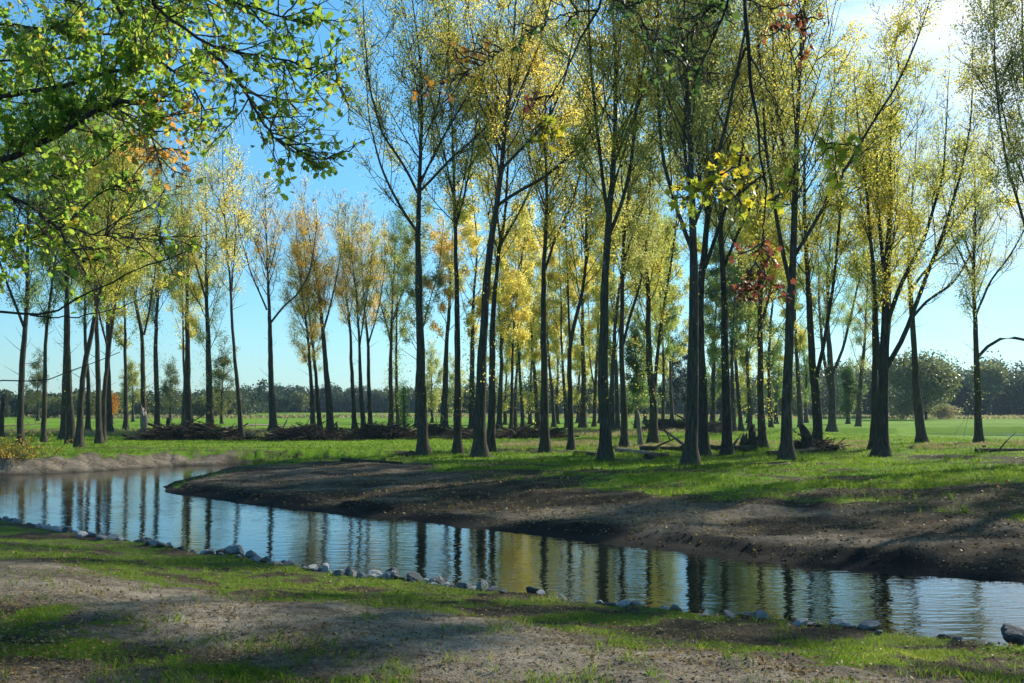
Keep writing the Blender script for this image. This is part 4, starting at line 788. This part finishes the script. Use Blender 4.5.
def litter(name, n, y0, y1, size, seed, keep, label, z=.5, x0=-140, x1=1164):
    r = np.random.default_rng(seed); x, y = screen_pts(n, y0, y1, r, x0, x1, z); h, s, de, dl, ins, dirt, pale, wet = full(x, y); ok = keep(x, y, s, dirt, r); x, y, h = x[ok], y[ok], h[ok]; n = len(x)
    P_ = np.stack([x, y, h + .012 + r.random(n) * .015], 1); S = size * r.uniform(.55, 1.3, n) * np.clip(y / 14, .9, 2)
    Vl, Fl, k = leaves(P_, S, r, flat=.75); o = obj(name, mesh(name, Vl, Fl, k, LLIT, {'v': ('FACE', r.random(n) ** 1.6)})); tag(o, label, 'leaf litter', kind='stuff')
litter('fallen_leaves', 52000, 540, 780, .038, 11, lambda x, y, s, d, r: (s > .2) & nearside(x, y) & (r.random(len(x)) < .22 + .6 * ss(.5, .68, fbm(x * .6, y * 1.2, 3)) + .7 * ss(-3, -4.4, x + (y - 8) * .2) * ss(10, 8.5, y)), 'small fallen leaves on the near bank')
litter('fallen_leaves', 60000, 446, 590, .045, 12, lambda x, y, s, d, r: (s > .4) & ~nearside(x, y) & (r.random(len(x)) < .2 + .6 * ss(.45, .65, fbm(x * .3, y * .6, 3))), 'yellow fallen leaves over the far bank and grass')
r = np.random.default_rng(61); x, y = screen_pts(2500, 468, 640, r, z=0.); hh_, s__, *_ = fields(x, y); k_ = (s__ < -.1) & ((r.random(len(x)) < .05) | (s__ > -.45)) & (r.random(len(x)) < .35); x, y = x[k_], y[k_]
Vl, Fl, k = leaves(np.stack([x, y, np.full(len(x), .006)], 1), .045 * r.uniform(.6, 1.3, len(x)), r, flat=.97); o = obj('floating_leaves', mesh('floating_leaves', Vl, Fl, k, LLIT, {'v': ('FACE', r.random(len(x)))})); tag(o, 'small fallen leaves floating near the banks', 'leaf litter', kind='stuff')
grass('weedy_tufts', 9000, 522, 760, .10, .008, LGRASS, 'taller weedy tufts scattered in the near grass', 6, lambda x, y, h, s, d, r: (fbm(x * 2.1 + 3, y * 2.1, 3) > .60) & (s > .25) & nearside(x, y), clump=4)
grass('weedy_tufts', 9000, 446, 505, .14, .014, LGRASS, 'rough tufts in the grass under the poplars', 7, lambda x, y, h, s, d, r: (fbm(x * .7 + 3, y * .9, 3) > .57) & (d < .7) & (s > .4) & ~nearside(x, y), clump=4)
def clods(name, n, y0, y1, smin, smax, seed, keep, label):
    r = np.random.default_rng(seed); x, y = screen_pts(n, y0, y1, r); h, s, de, dl, ins, dirt, pale, wet = full(x, y); ok = keep(x, y, s, dirt, r); x, y, h, dirt, pale, wet = x[ok], y[ok], h[ok], dirt[ok], pale[ok], wet[ok]; n = len(x)
    T_ = np.array([[1, 0, 0], [0, 1, 0], [-1, 0, 0], [0, -1, 0], [0, 0, .8], [0, 0, -.6]], float); f = np.array([[0, 1, 4], [1, 2, 4], [2, 3, 4], [3, 0, 4], [1, 0, 5], [2, 1, 5], [3, 2, 5], [0, 3, 5]])
    S = (smin + (smax - smin) * r.random(n) ** 3)[:, None, None]; az = r.uniform(0, 6.28, n); J = r.uniform(.5, 1.3, (n, 6, 1)); v = T_[None] * J * S
    c_, s__ = np.cos(az)[:, None], np.sin(az)[:, None]; v = np.stack([v[..., 0] * c_ - v[..., 1] * s__, v[..., 0] * s__ + v[..., 1] * c_, v[..., 2]], -1) + np.stack([x, y, h], 1)[:, None, :]
    F_ = (f[None] + (np.arange(n) * 6)[:, None, None]).reshape(-1, 3); o = obj(name, mesh(name, v.reshape(-1, 3), F_, 3, M_ground, {'dirt': ('POINT', np.ones(n * 6)), 'pale': ('POINT', np.repeat(pale, 6)), 'wet': ('POINT', np.repeat(wet, 6) * .7)})); tag(o, label, 'soil', kind='stuff')
clods('soil_clods', 30000, 455, 585, .006, .038, 21, lambda x, y, s, d, r: (s > .12) & ~nearside(x, y) & (d > .55), 'crumbly dark clods on the bare far bank')
clods('soil_crumbs', 26000, 545, 780, .003, .018, 22, lambda x, y, s, d, r: (s > .12) & nearside(x, y) & (d > .5), 'small crumbs of soil and grit on the near bank')

# ------------------------------------------------------------------ shrub on the left bank
LSH = leaf_mat('golden shrub leaves', [(0, (.08, .09, .02)), (.4, (.20, .15, .02)), (1, (.32, .20, .03))], trans=.45)
def leafy_twigs(t, name_b, name_l, P0, D, L, per, nl, size, lm, r, shape='oak', rad=.006, up=.15, spread=.05, base=None):
    B = curve_batch(P0, D, L, 6, up, r); V_, F_ = tubes(B, np.full(len(B), rad)[:, None] * np.linspace(1, .4, 6)[None], 4)
    i = r.integers(0, len(B), nl); k = r.integers(1, 5, nl); f = r.random((nl, 1)); p = B[i, k] * (1 - f) + B[i, k + 1] * f + r.normal(size=(nl, 3)) * spread
    Vl, Fl, q = leaves(p, r.uniform(.7, 1.25, nl) * size, r, shape, droop=.5); return (V_, F_), (Vl, Fl, q)
r = np.random.default_rng(77); bp = np.array([-19.9, 38.9, float(height([-19.9], [38.9])[0])]); t = thing('yellow_shrub', bp, 'low shrub with golden yellow leaves at the left edge of the far bank', 'shrub')
n = 60; az = r.uniform(0, 6.28, n); el = r.uniform(.3, 1.3, n); D = np.stack([np.cos(az) * np.cos(el) * 1.6, np.sin(az) * np.cos(el), np.sin(el)], 1)
(tb, lf) = leafy_twigs(t, '', '', r.normal(size=(n, 3)) * [.7, .3, .02], D, r.uniform(.6, 1.3, n), 0, 1500, .09, LA, r, 'quad', .01, .1, .08)
obj('stems', mesh('stems', *tb, 4, M_twig), t); obj('foliage', mesh('foliage', lf[0], lf[1], lf[2], LSH, {'v': ('FACE', r.random(1500) * .8)}), t)

# ------------------------------------------------------------------ overhanging trees of the near bank
def overhang(name, cat, label, trunk_pts, trunk_r, limbs, seed, leafsets, twig_len=.9, bark=M_bark2, per=7, per2=5):
    """limbs: list of (polyline [(px,py,d)...] or world points, r0, r1, leaf key, leaf density)"""
    r = np.random.default_rng(seed); base = np.array(trunk_pts[0], float); t = thing(name, base, label, cat)
    Q, _ = resample(np.array(trunk_pts, float), 24); rad = np.interp(np.linspace(0, 1, 24), np.linspace(0, 1, len(trunk_r)), trunk_r)
    V_, F_ = tubes((Q - base)[None], rad[None], 14); obj('trunk', mesh('trunk', V_, F_, 4, bark, smooth=True), t)
    thick = []; twigs = []; lp = {}
    for (pl, r0, r1, key, dn) in limbs:
        P_ = np.array([pw(*p) if len(p) == 3 and not (p[0] == 'w') else p[1:] for p in pl], float) if pl[0][0] != 'w' else np.array([p[1:] if p[0] == 'w' else pw(*p) for p in pl], float)
        K = max(10, len(P_) * 5); Q, L = resample(P_, K); Q[1:-1] += r.normal(size=(K - 2, 3)) * .018 * max(.4, min(1.5, L / K * 3)); rad = np.linspace(r0, r1, K)
        thick.append(tubes((Q - base)[None], rad[None], 8))
        if not key: continue
        m = max(4, int(L * per)); tt = r.uniform(.12, 1, m) * (K - 1); i = np.minimum(tt.astype(int), K - 2); f = (tt - i)[:, None]
        p = Q[i] * (1 - f) + Q[i + 1] * f; T = Q[i + 1] - Q[i]; T /= np.linalg.norm(T, axis=1, keepdims=True)
        D = side_dirs(T, np.radians(r.uniform(25, 75, m)), r.uniform(0, 6.28, m)); Ln = twig_len * r.uniform(.3, 1.1, m) * (1.1 - .6 * tt / (K - 1))
        B = curve_batch(p, D, Ln, 6, r.uniform(-.1, .35, m)[:, None], r) if False else curve_batch(p, D, Ln, 6, .1, r); B[:, 2:] += np.cumsum(r.normal(size=(m, 4, 3)) * .018, axis=1)
        twigs.append(tubes(B - base, np.full(m, 1)[:, None] * np.linspace(.009, .004, 6)[None], 5))
        n2 = m * per2; j = r.integers(0, m, n2); kk = r.integers(1, 5, n2); f = r.random((n2, 1)); p = B[j, kk] * (1 - f) + B[j, kk + 1] * f; T = B[j, kk + 1] - B[j, kk]; T /= np.linalg.norm(T, axis=1, keepdims=True)
        D = side_dirs(T, np.radians(r.uniform(20, 70, n2)), r.uniform(0, 6.28, n2)); B2 = curve_batch(p, D, Ln[j] * .5 * r.uniform(.4, 1.1, n2), 4, .05, r)
        twigs.append(tubes(B2 - base, np.full(n2, 1)[:, None] * np.linspace(.004, .002, 4)[None], 3))
        nl = int(n2 * dn); j = r.integers(0, n2, nl); j = j[(np.sin(j * 12.9) > -.75)]; nl = len(j); f = r.uniform(.2, 1.1, (nl, 1)); lp.setdefault(key, []).append(B2[j, 0] * (1 - f) + B2[j, -1] * f + r.normal(size=(nl, 3)) * .035)
    V_, F_ = merge(thick); obj('limbs', mesh('limbs', V_, F_, 4, bark, smooth=True), t)
    V_, F_ = merge(twigs); obj('twigs', mesh('twigs', V_, F_, 4, M_twig, smooth=True), t)
    for key, ps in lp.items():
        nm, lm, size, shape = leafsets[key]; p = np.concatenate(ps)
        Vl, Fl, q = leaves(p - base, size * r.uniform(.65, 1.25, len(p)), r, shape, droop=.25)
        obj(nm, mesh(nm, Vl, Fl, q, lm, {'v': ('FACE', r.random(len(p)))}), t)
    return t
OL = {'g': ('green_leaves', LOAK, .08, 'oak'), 'b': ('brown_leaves', LOAKB, .075, 'oak')}
D1 = 11.5
tb = [(-9.6, D1, .5), (-9.5, D1, 2.5), (-9.2, D1, 5), (-8.9, D1, 8)]
A = (-9.3, D1, 4.3); B_ = (-9.1, D1, 6.2); C_ = (-9.4, D1, 3.4)
W = lambda p: ('w',) + tuple(p)
overhang('oak_tree', 'oak', 'oak on the near bank whose green leafy limbs hang across the upper left', tb, [.42, .34, .28, .2], [
    ([W(A), (-120, 190, 11.2), (15, 157, 10.6), (50, 140, 10.6), (80, 120, 10.6), (110, 102, 10.4), (165, 100, 10.2)], 0.072, .02, 'g', 4.2),
    ([W(B_), (-100, 120, 11), (0, 96, 10.8), (60, 88, 10.6), (105, 70, 10.4), (150, 72, 10.2)], 0.048, .015, 'g', 4.6),
    ([W(B_), (-60, -60, 11), (80, -50, 10.5), (150, 0, 10), (182, 28, 10), (208, 50, 10), (256, 53, 10), (300, 62, 9.8), (330, 80, 9.7), (345, 88, 9.6)], 0.050, .006, 'g', 1.7),
    ([(208, 50, 10), (232, 72, 9.9), (252, 102, 9.7), (268, 132, 9.6), (296, 150, 9.5), (325, 160, 9.4)], 0.018, .006, 'g', 1.7),
    ([(150, 0, 10), (200, -10, 9.8), (260, 10, 9.6), (310, 25, 9.4)], 0.024, .006, 'g', 2.6),
    ([(80, -50, 10.5), (120, 10, 10.8), (140, 50, 11.2), (190, 80, 11.4), (215, 130, 11.4)], 0.030, .006, 'g', 2.6),
    ([W(B_), (-40, 20, 12), (40, 30, 12), (110, 34, 12), (150, 40, 12)], 0.042, .01, 'g', 4.6),
    ([W(B_), (-60, -30, 12.6), (30, -10, 12.8), (100, 10, 12.8), (190, 12, 12.8)], 0.042, .01, 'g', 3.0),
    ([W(A), (-80, 60, 13), (10, 60, 13.4), (80, 60, 13.6)], 0.042, .01, 'g', 4.6),
    ([(105, 102, 10.4), (150, 130, 10.2), (160, 165, 10.1)], 0.012, .005, 'b', 1.8),
    ([W(A), (-60, 175, 10.6), (0, 190, 10.2), (28, 204, 10.1), (55, 222, 10), (66, 248, 9.9), (84, 262, 9.8)], 0.036, .012, 'g', 1.2),
    ([(55, 222, 10), (95, 235, 10), (130, 232, 10), (170, 238, 10)], 0.007, .004, 'g', .7),
    ([W(C_), (-80, 300, 10), (0, 311, 9.6), (48, 316, 9.5), (90, 292, 9.4), (132, 273, 9.3), (185, 252, 9.2)], 0.030, .005, None, 0),
    ([(30, 315, 9.5), (75, 318, 9.4), (120, 308, 9.3), (160, 290, 9.2)], 0.008, .003, None, 0),
    ([W(C_), (-80, 390, 9), (0, 386, 8.6), (40, 380, 8.5), (85, 370, 8.4), (120, 352, 8.3)], 0.018, .003, None, 0),
    ([W(A), (-50, 230, 12), (10, 245, 12), (60, 230, 12), (100, 190, 12), (140, 180, 12)], 0.030, .008, 'g', 1.8),
    ([W(A), (-30, 150, 13), (40, 180, 13.4), (90, 170, 13.6), (130, 140, 13.6)], 0.030, .008, 'g', 2.2)], 41, OL, twig_len=.95, per=14, per2=10)
ML = {'y': ('yellow_leaves', LMY, .085, 'maple'), 'g': ('green_leaves', LMG, .075, 'maple'), 'r': ('red_leaves', LMR, .06, 'maple'), 'o': ('orange_leaves', LMO, .07, 'maple')}
tb = [(4.6, -2.2, .8), (4.5, -2.0, 3.5), (4.3, -1.2, 6.5), (3.9, 1.0, 9.5)]
T1 = (4.4, -1.6, 5.4)
overhang('maple_tree', 'maple', 'overhead tree with drooping twigs of yellow and rust red leaves, upper right', tb, [.4, .32, .25, .16], [
    ([W(T1), W((3.4, 3, 7.2)), (738, -70, 8.6), (746, 0, 8.6), (746, 50, 8.6), (754, 100, 8.6), (763, 150, 8.6), (768, 200, 8.5), (764, 222, 8.5)], .11, .006, None, 0),
    ([(746, 48, 8.6), (735, 82, 8.7), (715, 116, 8.8), (712, 130, 8.8)], .012, .004, None, 0),
    ([(746, 48, 8.6), (762, 78, 8.5), (778, 110, 8.4), (790, 140, 8.4)], .010, .003, None, 0),
    ([(738, -40, 8.6), (722, 20, 8.7), (706, 55, 8.8), (694, 78, 8.8)], .016, .004, 'g', .12),
    ([(722, -30, 9), (716, 0, 9), (694, 25, 9), (691, 60, 9), (680, 80, 9)], .014, .004, 'g', .3),
    ([(764, 150, 8.5), (740, 165, 8.4), (715, 180, 8.3), (690, 192, 8.3), (680, 225, 8.3)], .007, .003, 'y', 1.1),
    ([(766, 172, 8.5), (745, 190, 8.5), (722, 205, 8.5)], .006, .003, 'y', 1.0),
    ([(768, 200, 8.5), (790, 205, 8.4), (805, 195, 8.4), (822, 160, 8.4), (830, 135, 8.4)], .006, .003, None, 0),
    ([(822, 160, 8.4), (828, 148, 8.4), (836, 140, 8.4)], .004, .002, 'y', 2.0),
    ([(768, 200, 8.5), (785, 195, 8.5), (800, 186, 8.5)], .004, .002, 'y', 1.2),
    ([(764, 222, 8.5), (762, 250, 8.6), (748, 275, 8.6), (735, 290, 8.6)], .006, .003, 'r', 1.5),
    ([(762, 250, 8.6), (765, 280, 8.6), (752, 300, 8.6)], .005, .003, 'r', 1.2),
    ([W((3.4, 3, 7.2)), (790, -60, 8.2), (796, 0, 8.2), (800, 22, 8.2), (806, 40, 8.2)], .02, .004, 'r', .8),
    ([(746, 0, 8.6), (772, 10, 8.4), (784, 40, 8.3)], .006, .003, 'r', .4),
    ([W(T1), W((1.5, 4, 7.6)), (610, -60, 8.8), (601, 0, 8.8), (593, 36, 8.8), (575, 60, 8.9), (556, 82, 9), (545, 105, 9)], .10, .004, None, 0),
    ([(598, 10, 8.8), (570, 12, 8.9), (545, 22, 9), (522, 36, 9)], .008, .003, 'g', .4),
    ([(556, 82, 9), (548, 118, 9), (552, 145, 9)], .005, .002, 'y', 1.2),
    ([(552, 95, 9), (538, 98, 9.1), (525, 102, 9.2)], .004, .002, 'r', .7),
    ([(601, -10, 8.8), (640, 15, 8.9), (655, 45, 9), (650, 70, 9)], .007, .003, 'g', .7),
    ([(655, 45, 9), (680, 60, 9), (700, 75, 9), (712, 72, 9)], .005, .003, 'g', .6),
    ([(610, -40, 8.8), (660, -5, 8.9), (700, 5, 9), (730, 8, 9)], .007, .003, 'g', .8),
    ([(522, 36, 9), (490, 60, 9.2), (450, 80, 9.4), (425, 88, 9.5), (402, 92, 9.5)], .004, .002, 'o', .25)], 43, ML, twig_len=.36, per=14, per2=7)

# ------------------------------------------------------------------ haze: one closed box of thin even air round the whole scene
m, t_ = mat('thin air haze'); o_ = N(t_, 'ShaderNodeOutputMaterial'); pv = N(t_, 'ShaderNodeVolumePrincipled')
pv.inputs['Color'].default_value = (.55, .78, 1, 1); pv.inputs['Density'].default_value = .00022; pv.inputs['Anisotropy'].default_value = .3
t_.links.new(pv.outputs[0], o_.inputs['Volume'])
X0, X1, Y0, Y1, Z0, Z1 = -1600, 1600, -1600, 1600, -2.5, 46
Vb = np.array([(X0, Y0, Z0), (X1, Y0, Z0), (X1, Y1, Z0), (X0, Y1, Z0), (X0, Y0, Z1), (X1, Y0, Z1), (X1, Y1, Z1), (X0, Y1, Z1)], float)
ob = obj('haze', mesh('haze', Vb, np.array([(0, 3, 2, 1), (4, 5, 6, 7), (0, 1, 5, 4), (1, 2, 6, 5), (2, 3, 7, 6), (3, 0, 4, 7)]), 4, m)); tag(ob, 'thin blue air over the far fields', 'haze', kind='stuff')
